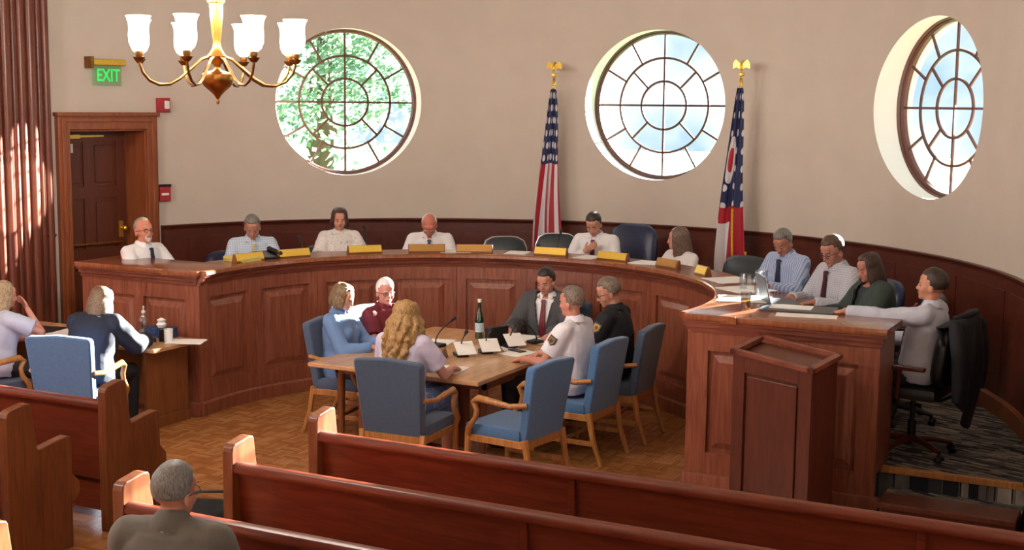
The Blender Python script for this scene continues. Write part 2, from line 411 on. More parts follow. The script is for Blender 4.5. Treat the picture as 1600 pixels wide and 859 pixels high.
# wainscot, cap and baseboard of the apse
WZ = 1.425
for a0, a1, nm in ((-71.0, 92, 'wall_wainscot'), (-89, -87.2, 'wall_wainscot')):
    b = MB(); n = 90 if a1 > 0 else 4
    b.ring([(R-.02, PH), (R-.02, WZ-.03), (R+.01, WZ-.03), (R+.01, PH)], a0, a1, n)
    if a1 > 0:
        for k in range(13):            # shallow flat panels
            c0 = a0+4+k*12.1; b.ring([(R-.028, PH+.30), (R-.028, WZ-.14), (R-.018, WZ-.14), (R-.018, PH+.30)], c0, c0+10.6, 10)
    struct(b.build(nm, M['wainscot'], smooth=25))
    b = MB(); b.ring([(R-.05, WZ-.012), (R-.05, WZ), (R+.01, WZ), (R+.01, WZ-.05), (R-.026, WZ-.05), (R-.032, WZ-.03)], a0, a1, n)
    struct(b.build('trim_2', M['wainscot'], smooth=25))
    b = MB(); b.ring([(R-.045, PH), (R-.045, PH+.13), (R-.03, PH+.155), (R+.01, PH+.155), (R+.01, PH)], a0, a1, n)
    struct(b.build('baseboard_apse', M['casing'], smooth=25))
b = MB().prism([(4.507, -.157), (4.66, -1.5), (4.98, -1.5), (4.93, -.172)], 0, CEIL, 'z'); struct(b.build('wall_apse_right', M['paint']))
struct(MB().prism([(4.489, -.157), (4.64, -1.5), (4.66, -1.5), (4.506, -.157)], .001, WZ-.03, 'z').build('wall_wainscot', M['wainscot']))
struct(MB().prism([(4.458, -.157), (4.61, -1.5), (4.66, -1.5), (4.506, -.157)], WZ-.05, WZ, 'z').build('trim_2', M['wainscot']))
# door in the apse wall
cas = MB()
cas.prism([(0, PH), (0, 2.58), (DW, 2.58), (DW, PH), (DW-.13, PH), (DW-.13, 2.43), (.13, 2.43), (.13, PH)], -.06, .015, 'y', M4=DM)
cas.prism([(-.02, 2.56), (-.02, 2.6), (DW+.02, 2.6), (DW+.02, 2.56)], -.085, .015, 'y', M4=DM)
cas.prism([(.035, PH), (.035, 2.545), (DW-.035, 2.545), (DW-.035, PH), (DW-.075, PH), (DW-.075, 2.505), (.075, 2.505), (.075, PH)], -.075, -.05, 'y', M4=DM)
for x0, x1 in ((.11, .135), (DW-.135, DW-.11)): cas.box((x0, -.02, PH), (x1, .5, 2.43), DM)
cas.box((.11, -.02, 2.41), (DW-.11, .5, 2.435), DM)
door_frame = struct(cas.build('door_frame', M['casing'], bev=.006))
d = MB(); x0, x1 = .135, DW-.135; yb = .34
d.box((x0, yb, PH+.01), (x1, yb+.03, 2.41), DM)
w = x1-x0; st = .11
for a, c in ((x0, x0+st), (x0+w/2-st/2, x0+w/2+st/2), (x1-st, x1)): d.box((a, yb-.02, PH+.01), (c, yb+.001, 2.41), DM)
for z0, z1 in ((PH+.01, PH+.25), (1.0, 1.2), (1.72, 1.84), (2.3, 2.41)): d.box((x0+.001, yb-.019, z0), (x1-.001, yb+.001, z1), DM)
for a, c in ((x0+st, x0+w/2-st/2), (x0+w/2+st/2, x1-st)):
    for z0, z1 in ((PH+.25, 1.0), (1.2, 1.72), (1.84, 2.3)): d.box((a+.035, yb-.013, z0+.035), (c-.035, yb+.001, z1-.035), DM, ch=.008)
door = struct(d.build('door_1', M['door'], bev=.003))
MB().box((x0+.02, yb-.05, 1.235), (x1-.06, yb-.03, 1.262), DM, ch=.006).build('push_bar', M['brass'], door)
hb = MB().box((x1-.10, yb-.03, 1.30), (x1-.045, yb-.018, 1.47), DM, ch=.004); hb.tube([DM @ Vector((x1-.07, yb-.03, 1.4)), DM @ Vector((x1-.07, yb-.075, 1.4))], .012); hb.ball(DM @ Vector((x1-.07, yb-.085, 1.4)), .028)
hb.build('door_handle', M['gold'], door)
cl = MB().box((x0+.03, yb-.07, 2.33), (x0+.33, yb-.02, 2.375), DM, ch=.005); cl.box((x0+.3, yb-.05, 2.345), (x0+.62, yb-.03, 2.365), DM)
cl.build('door_closer', M['gold'], door)
MB().box((x0+.02, yb-.026, 2.19), (x0+.27, yb-.018, 2.28), DM).build('door_plate', M['reveal'], door)
MB().box((x0-.2, yb+.06, PH), (x1+.2, yb+.1, 2.6), DM).build('door_backing', M['door'], door_frame)
# left side: fluted pilaster and nave walls
P = MB(); PX = -4.47
P.box((PX-.42, -2.2, 0.001), (PX, .215, CEIL))
y = .16; k = 0
while y > -2.1:          # fluted face turned towards the dais
    r_ = (.042, .030, .055)[k % 3]; P.tube([(PX-.006, y, .42), (PX-.006, y, CEIL-.05)], r_, 14); y -= (.085, .10, .115)[k % 3]; k += 1
P.box((PX-.1, -2.2, .001), (PX+.05, .217, .34)); P.box((PX-.1, -2.2, .34), (PX+.035, .216, .40))
struct(P.build('trim_3', M['pilaster'], smooth=40, bev=.004))
struct(MB().box((-7.5, -2.2, 0), (PX-.42, -1.95, CEIL)).build('wall_nave_front', M['paint']))
P = MB(); P.box((4.7, -1.85, .001), (8, -1.52, CEIL)); struct(P.build('wall_nave_front_right', M['paint']))
def nave_wall(name, sx):
    b = MB(); xa, xb = (sx*7.5, sx*7.65) if sx > 0 else (sx*7.65, sx*7.5)
    ys = [-15]; 
    for y in (-11.2, -7.2, -3.2): ys += [y-.75, y+.75]
    ys.append(.3)
    for k in range(0, len(ys), 2): b.box((xa, ys[k], 0), (xb, ys[k+1], CEIL))
    for k in range(1, len(ys)-1, 2): b.box((xa, ys[k], 0), (xb, ys[k+1], 1.6)); b.box((xa, ys[k], 4.2), (xb, ys[k+1], CEIL))
    struct(b.build(name, M['paint']))
nave_wall('wall_left', -1); nave_wall('wall_right', 1)
struct(MB().box((-7.65, -15.1, 0), (7.65, -14.9, CEIL)).build('wall_back', M['paint']))
c = MB().box((-7.65, -15.1, CEIL), (7.65, .5, CEIL+.1)); c.ring([(0.001, CEIL), (R+WT+.1, CEIL), (R+WT+.1, CEIL+.1), (0.001, CEIL+.1)], -95, 100, 60)
struct(c.build('ceiling', M['ceil']))

# ------------------------------------------------------------------ outside
struct(MB().box((-60, 5.2, -.9), (60, 90, -.8)).build('ground', M['grass']))
def tree(x, y, h, rad, nleaf, label):
    t = thing('tree', label, 'tree', (x, y, -.8), 0, 'trees outside the round windows')
    MB().tube([(0, 0, 0), (.1, 0, h*.35), (-.1, .1, h*.75)], [.3, .22, .1], 10).build('trunk', M['bark'], t)
    rnd = random.Random(int(x*10)); b = MB(); blobs = [(Vector((rnd.uniform(-1, 1)*rad*.7, rnd.uniform(-1, 1)*rad*.7, h*rnd.uniform(.3, .95))), rad*rnd.uniform(.3, .55)) for _ in range(16)]
    vs, fs = [], []
    for k in range(nleaf):
        c, r = rnd.choice(blobs); dirv = Vector((rnd.gauss(0, 1), rnd.gauss(0, 1), rnd.gauss(0, 1))).normalized()
        p = c+dirv*r*(rnd.random()**.4); u = Vector((rnd.gauss(0, 1), rnd.gauss(0, 1), rnd.gauss(0, 1))).normalized(); w = u.orthogonal().normalized()
        s = rnd.uniform(.06, .13); i = len(vs); vs += [p-u*s, p+w*s*.5, p+u*s, p-w*s*.5]; fs.append((i, i+1, i+2, i+3))
    b.poly(vs, fs); b.build('foliage', M['leaf'], t)
tree(-9.4, 8.2, 6.0, 2.1, 7000, 'leafy green tree seen through the left part of the left round window')
tree(-10.7, 13.6, 8.0, 2.9, 9000, 'tall leafy green tree further behind the left round window')
tree(-15.2, 19.5, 8.5, 2.6, 6000, 'loose green tree seen far behind through the left round window')

# ------------------------------------------------------------------ the dais
dais = thing('council_dais', 'long curved cherry wood council dais with raised panels, standing in the apse', 'dais', (0, 0, 0))
DR = 2.24; DH = 1.275; WT_ = 1.11; YE = -.37
HA = 97.5
# desktop with moulded front edge
b = MB(); prof = [(2.16, DH-.035), (2.165, DH-.008), (2.175, DH), (2.60, DH), (2.61, DH-.01), (2.61, DH-.05), (2.25, DH-.05), (2.2, DH-.04)]
b.ring(prof, -HA-1.9, HA+1.9, 96)
for s in (-1, 1): b.box((min(s*2.19, s*3.6), YE-.045, DH-.045), (max(s*2.19, s*3.6), .16, DH+.001), ch=.008)
b.build('desktop', M['daistop'], dais, smooth=30)
b = MB(); b.ring([(2.56, WT_-.035), (2.56, WT_), (3.12, WT_), (3.13, WT_-.01), (3.12, WT_-.035)], -88, 88, 80); b.build('worktop', M['daistop'], dais, smooth=30)
b = MB(); b.ring([(2.56, WT_-.03), (2.56, DH-.03), (2.585, DH-.03), (2.585, WT_-.03)], -88, 88, 80); b.build('ledge_riser', M['dais'], dais, smooth=30)
b = MB(); b.ring([(2.175, DH-.038), (2.185, DH-.06), (2.2, DH-.07), (2.205, DH-.095), (2.225, DH-.10), (2.23, DH-.13), (2.26, DH-.13), (2.26, DH-.038)], -HA-1.9, HA+1.9, 96)
for s in (-1, 1):
    for k, (d_, z0, z1) in enumerate(((.035, .038, .062), (.022, .062, .095), (.01, .095, .13))):
        b.box((min(s*(2.24-d_), s*(3.55+d_)), YE-d_, DH-z1), (max(s*(2.24-d_), s*(3.55+d_)), YE+.04, DH-z0+.001))
b.build('cornice', M['dais_rim'], dais, smooth=30)
NP = 11; step = 2*HA/NP
for k in range(NP):
    a0 = -HA+k*step; a1 = a0+step
    b = MB(); n = 8
    b.ring([(DR+.028, .12), (DR+.028, DH-.12), (DR+.06, DH-.12), (DR+.06, .12)], a0, a1, n)
    st = 2.3
    for (c0, c1) in ((a0+.05, a0+st), (a1-st, a1-.05)): b.ring([(DR, .12), (DR, DH-.12), (DR+.03, DH-.12), (DR+.03, .12)], c0, c1, 3)
    for z0, z1 in ((.12, .26), (DH-.25, DH-.12)): b.ring([(DR+.0005, z0), (DR+.0005, z1), (DR+.03, z1), (DR+.03, z0)], a0+st, a1-st, n)
    i0, i1 = a0+st+.7, a1-st-.7
    # raised field with sloped margins
    v = []; Z0, Z1 = .30, DH-.29; dz = .05; da = 1.5
    for (aa0, aa1, z0, z1, r) in ((i0, i1, Z0, Z1, DR+.029), (i0+da, i1-da, Z0+dz, Z1-dz, DR+.006)):
        for z in (z0, z1):
            for q in range(5): v.append(pol(r, aa0+(aa1-aa0)*q/4, z))
    f = []
    for q in range(4): f += [(10+q, 11+q, 16+q, 15+q), (q, q+1, 11+q, 10+q), (5+q, 15+q, 16+q, 6+q)]
    f += [(0, 10, 15, 5), (4, 9, 19, 14)]
    b.poly(v, f); b.build('front_panel', M['dais'], dais, smooth=15)
b = MB(); b.ring([(DR-.03, 0.001), (DR-.03, .11), (DR-.018, .125), (DR+.06, .125), (DR+.06, 0.001)], -HA-2, HA+2, 96)
for s in (-1, 1): b.box((min(s*2.2, s*3.585), YE-.035, 0.001), (max(s*2.2, s*3.585), YE+.03, .125), ch=.006)
b.build('plinth', M['dais'], dais, smooth=30)
for s in (-1, 1):      # end panels facing the pews
    e = MB(); X0, X1 = 2.22, 3.55
    def bx(xa, xb, ya, yb_, z0, z1, ch=0): e.box((min(s*xa, s*xb), ya, z0), (max(s*xa, s*xb), yb_, z1), ch=ch)
    bx(X0, X1, YE+.028, YE+.055, .12, DH-.12)
    for xa, xb in ((X0, X0+.14), ((X0+X1)/2-.05, (X0+X1)/2+.05), (X1-.14, X1)): bx(xa, xb, YE, YE+.03, .12, DH-.12)
    for z0, z1 in ((.12, .28), (DH-.26, DH-.12)): bx(X0+.14, X1-.14, YE+.0006, YE+.03, z0, z1)
    for xa, xb in ((X0+.14, (X0+X1)/2-.05), ((X0+X1)/2+.05, X1-.14)):
        xa += .03; xb -= .03; z0, z1 = .31, DH-.29; q = .05
        v = [(s*x_, YE+.029, z) for x_, z in ((xa, z0), (xb, z0), (xb, z1), (xa, z1))]+[(s*x_, YE+.006, z) for x_, z in ((xa+q, z0+q), (xb-q, z0+q), (xb-q, z1-q), (xa+q, z1-q))]
        e.poly(v, [(4, 5, 6, 7)]+[(i, (i+1) % 4, 4+(i+1) % 4, 4+i) for i in range(4)])
    e.build('end_panel', M['dais'], dais)
    MB().box((min(s*2.208, s*2.30), YE+.001, .12), (max(s*2.208, s*2.30), -.25, DH-.12)).build('corner_post', M['dais'], dais)
    e = MB(); e.box((min(s*3.51, s*3.549), YE+.01, PH+.001), (max(s*3.51, s*3.549), .12, DH-.05)); e.build('side_panel', M['dais'], dais)

# ------------------------------------------------------------------ lectern
lt = thing('lectern', 'dark cherry wood lectern with slanted top standing before the right end of the dais', 'lectern', (3.02, -.76, 0), math.radians(-25))
# local: x width, -y towards the pews
b = MB(); hw, dp = .33, .12
for s in (-1, 1):
    b.prism([(-dp, .0), (-dp, 1.085-.015*s), (dp, 1.14-.015*s), (dp, 0)], s*hw-(.02 if s > 0 else 0), s*hw+(.02 if s < 0 else 0), 'x')
b.build('side_panel', M['pulpit'], lt, bev=.003)
b = MB(); zt = lambda x: 1.09-.015*x/hw
b.prism([(-hw+.02, 0), (-hw+.02, zt(-hw)), (hw-.02, zt(hw)), (hw-.02, 0)], -dp, -dp+.02, 'y')
for xa, xb in ((-hw-.004, -hw+.10), (hw-.10, hw+.004)): b.prism([(xa, 0), (xa, zt(xa)), (xb, zt(xb)), (xb, 0)], -dp-.018, -dp+.001, 'y')
b.prism([(-hw+.1, .97), (-hw+.1, zt(-hw+.1)), (hw-.1, zt(hw-.1)), (hw-.1, .97)], -dp-.0175, -dp+.001, 'y')
b.box((-hw+.1, -dp-.0175, .0), (hw-.1, -dp+.001, .16))
b.box((-hw+.12, -dp-.012, .18), (hw-.12, -dp+.001, .95), ch=.005)
b.build('front_panel', M['pulpit'], lt, bev=.003)
b = MB(); zf = lambda y, x=0: 1.095+(y+dp)*.25-.015*x/hw
b.poly([(x, y, zf(y, x)-.05+dz) for dz in (0, .02) for (x, y) in ((-hw+.02, -dp+.01), (hw-.02, -dp+.01), (hw-.02, dp), (-hw+.02, dp))], [(3, 2, 1, 0), (4, 5, 6, 7), (0, 1, 5, 4), (1, 2, 6, 5), (2, 3, 7, 6), (3, 0, 4, 7)])
b.build('reading_board', M['pulpit'], lt)
b = MB()
for (xa, ya, xb, yb_) in ((-hw-.02, -dp-.03, hw+.02, -dp-.0), (-hw-.02, dp, hw+.02, dp+.02), (-hw-.02, -dp-.03, -hw+.03, dp+.02), (hw-.03, -dp-.03, hw+.02, dp+.02)):
    b.poly([(x, y, zf(y, x)+dz) for dz in (-.015, .012) for (x, y) in ((xa, ya), (xb, ya), (xb, yb_), (xa, yb_))], [(3, 2, 1, 0), (4, 5, 6, 7), (0, 1, 5, 4), (1, 2, 6, 5), (2, 3, 7, 6), (3, 0, 4, 7)])
b.build('top_rim', M['dais_rim'], lt)
# low wooden box/step at the right
b = MB().box((3.66, -.66, 0.001), (4.48, -.42, .16), ch=.006); b.box((3.63, -.69, .15), (4.485, -.415, .19), ch=.008)
b.build('wooden_step', M['pulpit']); tag(bpy.data.objects['wooden_step'], 'low dark wooden step below the carpeted tread at the right', 'step')

# ------------------------------------------------------------------ pews
def pew(x0, x1, y, label, end='left', divs=(), group='wooden pews in rows'):
    """back's rear face at y; seat towards +y. end: which aisle end is shown"""
    t = thing('pew', label, 'pew', ((x0+x1)/2, y, 0), 0, group); cx_ = (x0+x1)/2; L = (x1-x0)/2
    b = MB(); b.prism([(.02, .30), (-.03, .80), (0.0, .80), (.05, .30)], -L+.05, L-.05, 'x'); 
    for dv in divs: b.prism([(-.0, .22), (-.045, .80), (-.02, .80), (.02, .22)], dv-cx_-.02, dv-cx_+.02, 'x')
    b.build('backrest', M['pew'], t, bev=.004)
    b = MB(); b.prism([(-.065, .79), (-.07, .81), (-.06, .835), (-.03, .845), (.0, .835), (.015, .81), (.01, .79)], -L+.05, L-.05, 'x')
    b.build('top_rail', M['pew'], t, smooth=40)
    b = MB(); b.prism([(.03, .40), (.43, .43), (.45, .415), (.45, .39), (.03, .36)], -L+.05, L-.05, 'x'); b.build('seat', M['pew'], t, bev=.006)
    b = MB(); b.box((-L+.05, .06, .08), (L-.05, .09, .37)); b.build('seat_rail', M['pew'], t)
    prof = [(-.075, 0), (-.075, .90), (-.068, .925), (-.045, .94), (.07, .96), (.10, .955), (.11, .94), (.145, .68), (.16, .665), (.30, .69), (.385, .70), (.41, .69), (.415, .66), (.415, .46), (.43, .445), (.47, .40), (.475, .34), (.45, .30), (.42, .285), (.41, .24), (.41, 0)]
    for sx in (-1, 1):
        b = MB(); xa = -L if sx < 0 else L-.065
        b.prism(prof, xa, xa+.065, 'x'); b.build('end_panel', M['pew_end'], t, bev=.006)
    return t
rows = [(-3.00, 2.42), (-3.76, 3.10), (-4.56, None), (-5.40, None)]
names = ['front', 'second', 'third', 'fourth']
pew(.87, 6.9, -3.00, 'long reddish wooden pew on the right, frontmost row beside the council table', divs=(2.52, 4.3))
pew(.87, 6.9, -3.76, 'long reddish wooden pew on the right, second row from the front', divs=(2.62, 4.6))
pew(.87, 6.9, -4.56, 'reddish wooden pew directly in front of the man in the brown jacket', divs=(3.6,))
pew(.87, 6.9, -5.42, 'pew on which the grey haired man in the brown jacket sits')
pew(-6.6, -.66, -3.02, 'wooden pew on the left behind the clerk table, sunlit back, front row', divs=())
pew(-6.6, -.66, -3.80, 'dark wooden pew on the left, second row with stepped end panel', divs=())
pew(-6.6, -.68, -4.60, 'pew at the lower left corner with a sunlit end panel, third row', divs=())

# ------------------------------------------------------------------ chandeliers
def chandelier(x, y, label):
    t = thing('chandelier', label, 'chandelier', (x, y, 0)); z0 = 2.72
    b = MB(); b.lathe([(0.001, -.02), (.008, -.012), (.012, 0), (.006, .012), (.012, .02), (.02, .035), (.045, .06), (.085, .095), (.10, .13), (.098, .16), (.075, .175), (.03, .185), (.018, .20), (.022, .22), (.05, .24), (.06, .27), (.045, .29), (.028, .32), (.022, .36), (.028, .40), (.036, .50), (.04, .585), (.052, .59), (.052, .605), (.02, .615), (.012, .66), (.02, .68), (.008, .70), (0.001, .70)], (0, 0, z0), 28)
    b.build('stem', M['brass'], t, smooth=50)
    b = MB()
    zz = z0+.72; k = 0
    while zz < CEIL-.05:
        Rm = Matrix.Translation((0, 0, zz)) @ Matrix.Rotation(PI/2*(k % 2), 4, 'Z')
        b.tube([Rm @ Vector((.014*cos(a), 0, .026*sin(a))) for a in [2*PI*j/10 for j in range(11)]], .004, 6); zz += .042; k += 1
    b.lathe([(.001, 0), (.06, .01), (.07, .04), (.02, .06)], (0, 0, CEIL-.062), 20); b.build('chain', M['brassdark'], t)
    rot = math.atan2(CAM.y-y, CAM.x-x)
    for k in range(8):
        a = rot+PI/8+k*PI/4+math.radians(2.5); u = Vector((cos(a), sin(a), 0))
        def Q(r, z): return u*r+Vector((0, 0, z0+z))
        b = MB(); pts = [Q(.03, .27), (Q(.10, .25)), Q(.17, .19), Q(.235, .135), Q(.30, .10), Q(.37, .095), Q(.43, .12), Q(.47, .165), Q(.487, .215), Q(.49, .235)]
        b.tube(pts, .0085, 8); b.lathe([(.004, .0), (.016, .0), (.034, .022), (.036, .028), (.02, .03), (.024, .045), (.022, .062), (.004, .062)], Q(.49, .225), 16)
        arm = b.build('arm', M['brassdark'], t, smooth=50)
        b = MB(); b.lathe([(.022, .0), (.044, .018), (.057, .05), (.060, .09), (.057, .13), (.058, .165), (.066, .19), (.074, .203), (.071, .204), (.063, .19), (.055, .165), (.054, .13), (.057, .09), (.054, .05), (.042, .021), (.02, .004)], Q(.49, .285), 20)
        b.build('lamp_shade', M['shade'], arm, smooth=60)
        ld = bpy.data.lights.new('chandelier_bulb', 'POINT'); ld.energy = LAMP_W; ld.color = (1, .93, .85); ld.shadow_soft_size = .06
        lo = bpy.data.objects.new('chandelier_bulb', ld); COL.objects.link(lo); lo.location = Vector((x, y, 0))+Q(.49, .56)
    return t
chandelier(0, -2.76, 'brass eight-arm chandelier with glowing frosted glass shades, hanging at upper left')
nave_fill = [(-3.0, -6.6, 430), (4.4, -9.0, 10), (4.6, -12.2, 12), (-2.4, -12.6, 150)]  # added fill points over the unseen nave, no fixtures, strongest on the left
for (cx_, cy_, pw_) in nave_fill:
    ld = bpy.data.lights.new('nave_fill_point', 'POINT'); ld.energy = pw_; ld.color = (1, .93, .86); ld.shadow_soft_size = .35
    lo = bpy.data.objects.new('nave_fill_point', ld); COL.objects.link(lo); lo.location = (cx_, cy_, 4.3)

# ------------------------------------------------------------------ wall fittings
def wall_M(a, z, r=R): return Matrix.Translation(pol(r, a, z)) @ Matrix.Rotation(-math.radians(a), 4, 'Z')   # x along wall, -y into the room
ex = thing('exit_sign', 'brass topped exit sign with green lettered glass, above the door', 'sign', pol(R, -78.9, 2.86), math.radians(78.9))
MB().box((-.2, -.11, .2), (.2, -.015, .265), ch=.01).build('housing', M['gold'], ex)
MB().box((-.22, -.12, .17), (-.18, -.005, .285), ch=.006).build('bracket', M['brassdark'], ex)
MB().box((-.17, -.066, 0), (.17, -.058, .2)).build('glass_panel', M['exitpane'], ex)
def text(s, size, mat, parent, M4, name='lettering', ext=.002):
    cu = bpy.data.curves.new(name, 'FONT'); cu.body = s; cu.size = size; cu.extrude = ext; cu.align_x = 'CENTER'; cu.align_y = 'CENTER'; cu.offset = .003
    o = bpy.data.objects.new(name, cu); COL.objects.link(o); bpy.context.view_layer.update()
    me = bpy.data.meshes.new_from_object(o.evaluated_get(bpy.context.evaluated_depsgraph_get())); bpy.data.objects.remove(o)
    me.transform(M4); me.materials.clear(); me.materials.append(mat)
    o = bpy.data.objects.new(name, me); COL.objects.link(o); o.parent = parent; return o
text('EXIT', .17, M['exitgreen'], ex, Matrix.Translation((.01, -.072, .1)) @ Matrix.Rotation(PI/2, 4, 'X') @ Matrix.Diagonal((.78, 1, 1, 1)))
fa = thing('fire_alarm', 'red fire alarm strobe with white lens right of the door top', 'alarm', pol(R, -70.4, 2.60), math.radians(70.4))
MB().box((-.07, -.05, 0), (.07, 0, .15), ch=.006).build('body', M['red'], fa); MB().box((0, -.075, .035), (.05, -.045, .12), ch=.008).build('strobe_lens', M['white'], fa)
fa = thing('fire_alarm', 'red fire alarm pull station on the wall beside the door handle height', 'alarm', pol(R, -70.6, 1.68), math.radians(70.6))
MB().box((-.06, -.05, 0), (.07, 0, .17), ch=.006).build('body', M['red'], fa); MB().box((-.04, -.065, .06), (.04, -.045, .085), ch=.004).build('pull_handle', M['white'], fa)
MB().box((-.07, -.055, .15), (.075, 0, .175), ch=.004).build('hood', M['black'], fa)

# ------------------------------------------------------------------ flags
def flagcolor(m_kind):
    m, nt, b = base(m_kind+'_flag_cloth'); uv = nt.nodes.new('ShaderNodeUVMap'); sp = nt.nodes.new('ShaderNodeSeparateXYZ'); nt.links.new(uv.outputs[0], sp.inputs[0])
    def math_(op, a, b_=None, c_=None):
        n = nt.nodes.new('ShaderNodeMath'); n.operation = op
        for k, q in enumerate((a, b_, c_)):
            if q is None: continue
            if isinstance(q, (int, float)): n.inputs[k].default_value = q
            else: nt.links.new(q, n.inputs[k])
        return n.outputs[0]
    U, V = sp.outputs['X'], sp.outputs['Y']           # U along the fly, V along the hoist
    def mix(f, A, B):
        n = nt.nodes.new('ShaderNodeMix'); n.data_type = 'RGBA'; nt.links.new(f, n.inputs['Factor'])
        for k, q in (('A', A), ('B', B)):
            if isinstance(q, tuple): n.inputs[k].default_value = q
            else: nt.links.new(q, n.inputs[k])
        return n.outputs['Result']
    RED, WHT, NVY = lin('#a8182c'), lin('#dcd8dc'), lin('#1b2550')
    if m_kind == 'american':
        st = math_('GREATER_THAN', math_('FRACT', math_('ADD', math_('MULTIPLY', V, 4.0), math_('MULTIPLY', U, .7))), .5); c = mix(st, RED, WHT)
        # stars on a staggered grid
        gx = math_('MULTIPLY', U, 6/.4); gy = math_('MULTIPLY', V, 5/.62)
        row = math_('FLOOR', gx); off = math_('MULTIPLY', math_('MODULO', row, 2), .5)
        fx = math_('SUBTRACT', math_('FRACT', gx), .5); fy = math_('SUBTRACT', math_('FRACT', math_('ADD', gy, off)), .5)
        d = math_('SQRT', math_('ADD', math_('MULTIPLY', fx, fx), math_('MULTIPLY', fy, fy)))
        can = mix(math_('LESS_THAN', d, .27), NVY, WHT)
        inc = math_('MULTIPLY', math_('LESS_THAN', U, .40), math_('LESS_THAN', V, .999)); c = mix(inc, c, can)
    else:
        st = math_('LESS_THAN', V, math_('MULTIPLY_ADD', U, -.5, .78)); c = mix(st, RED, WHT); c = mix(math_('LESS_THAN', U, .68), c, RED)
        inc = math_('LESS_THAN', U, .60)
        gx = math_('MULTIPLY', U, 11); gy = math_('MULTIPLY', V, 2.6)
        fx = math_('SUBTRACT', math_('FRACT', gx), .5); fy = math_('SUBTRACT', math_('FRACT', gy), .5)
        d = math_('SQRT', math_('ADD', math_('MULTIPLY', fx, fx), math_('MULTIPLY', fy, fy)))
        c2 = mix(math_('LESS_THAN', d, .2), NVY, WHT)
        ox = math_('MULTIPLY', math_('SUBTRACT', U, .36), 3.2); oy = math_('MULTIPLY', math_('SUBTRACT', V, .30), 1.9)
        d = math_('SQRT', math_('ADD', math_('MULTIPLY', ox, ox), math_('MULTIPLY', oy, oy)))
        c2 = mix(math_('LESS_THAN', d, .38), c2, WHT); c2 = mix(math_('LESS_THAN', d, .2), c2, RED)
        c = mix(inc, c, c2)
    nt.links.new(c, b.inputs['Base Color']); b.inputs['Roughness'].default_value = .6; return m
def flag(kind, x, y, label, tilt, ztop, zbot, wmax, fringe, ncrease=4.5, ph=0):
    t = thing(kind, label, 'flag', (x, y, PH))
    H_ = 3.02-PH
    b = MB(); b.lathe([(.16, 0), (.16, .02), (.08, .05), (.03, .08), (.03, .14)], (0, 0, 0), 28); b.build('stand', M['brass'], t, smooth=50)
    top = Vector((tilt, 0, H_)); b = MB().tube([(0, 0, .08), top], .014, 12); b.build('pole', M['oak'], t, smooth=50)
    e = MB(); e.lathe([(.012, -.14), (.02, -.12), (.012, -.09), (.022, -.05), (.012, -.03), (.014, 0), (.03, .015), (.03, .04), (.008, .05)], top, 16)
    cR = Vector((1, 0, 0))       # eagle: body, head, two raised wings, tail
    e.ball(top+Vector((0, 0, .10)), (.02, .02, .045), 12); e.ball(top+Vector((.012, -.008, .155)), .014, 10); e.tube([top+Vector((.02, -.01, .155)), top+Vector((.038, -.012, .148))], [.006, .002], 6)
    for s in (-1, 1):
        e.prism([(s*.01, .08), (s*.05, .10), (s*.09, .085), (s*.085, .14), (s*.06, .175), (s*.03, .15), (s*.01, .13)][::s], -.006, .006, 'y', M4=Matrix.Translation(top))
    e.build('eagle_finial', M['gold'], t, smooth=30)
    nu, nv = 60, 90; verts, uvs = [], []
    for i in range(nu+1):
        u = i/nu
        for j in range(nv+1):
            v = j/nv
            z = ztop-(ztop-zbot)*u - .10*(1-abs(2*v-1))*u*(.6) + .04*sin(9*v+3)*u
            hh = (z-.0)/(H_); px = tilt*z/H_
            w = wmax*(.16+.84*min(1, u*1.15)**.75)
            fold = sin(2*PI*ncrease*v*.5+ph); 
            xx = px + (v-.5)*w*1.0 + .03*w*sin(7*u+2*v) - .10*w*sin(PI*u)
            dd = .018+.10*w/.26*(.35+.65*u)*(fold*.5+.5)*(.55+.45*sin(3.1*v+1)) + .01*sin(23*v+5*u)
            verts.append((xx+.35*dd*cos(2*PI*ncrease*v*.5+ph), -dd, z)); uvs.append((u, v))
    me = bpy.data.meshes.new('cloth'); faces = []
    for i in range(nu):
        for j in range(nv):
            a = i*(nv+1)+j; faces.append((a, a+1, a+nv+2, a+nv+1))
    me.from_pydata(verts, [], faces); uvl = me.uv_layers.new(name='UVMap')
    for lp in me.loops: uvl.data[lp.index].uv = uvs[lp.vertex_index]
    me.materials.append(flagcolor('american' if kind == 'american_flag' else 'state')); shade(me, 80)
    o = bpy.data.objects.new('cloth', me); COL.objects.link(o); o.parent = t
    sm = o.modifiers.new('solid', 'SOLIDIFY'); sm.thickness = .004
    if fringe:
        f = MB(); pts = [Vector(verts[nu*(nv+1)+j]) for j in range(0, nv+1, 2)]
        f.tube([p-Vector((0, .004, .02)) for p in pts], .018, 6)
        pts = [Vector(verts[i*(nv+1)+nv]) for i in range(int(nu*.84), nu+1, 2)]
        f.tube([p+Vector((.008, -.006, 0)) for p in pts], .014, 6)
        k = int(nv*.55); pts = [Vector(verts[i*(nv+1)+k]) for i in range(int(nu*.62), nu+1, 2)]
        f.tube([p+Vector((.004, -.012, 0)) for p in pts], .012, 6)
        f.build('fringe', M['goldcloth'], t, smooth=60)
    return t
flag('american_flag', -1.0, 4.12, 'draped red, white and blue flag with stars and stripes on a pole with gold eagle', .02, 2.62, .62, .36, False)
flag('state_flag', 1.12, 4.0, 'draped state flag with gold fringe on an eagle topped pole, right of the middle window', .06, 2.64, .66, .29, True, 3.4, 1.2)

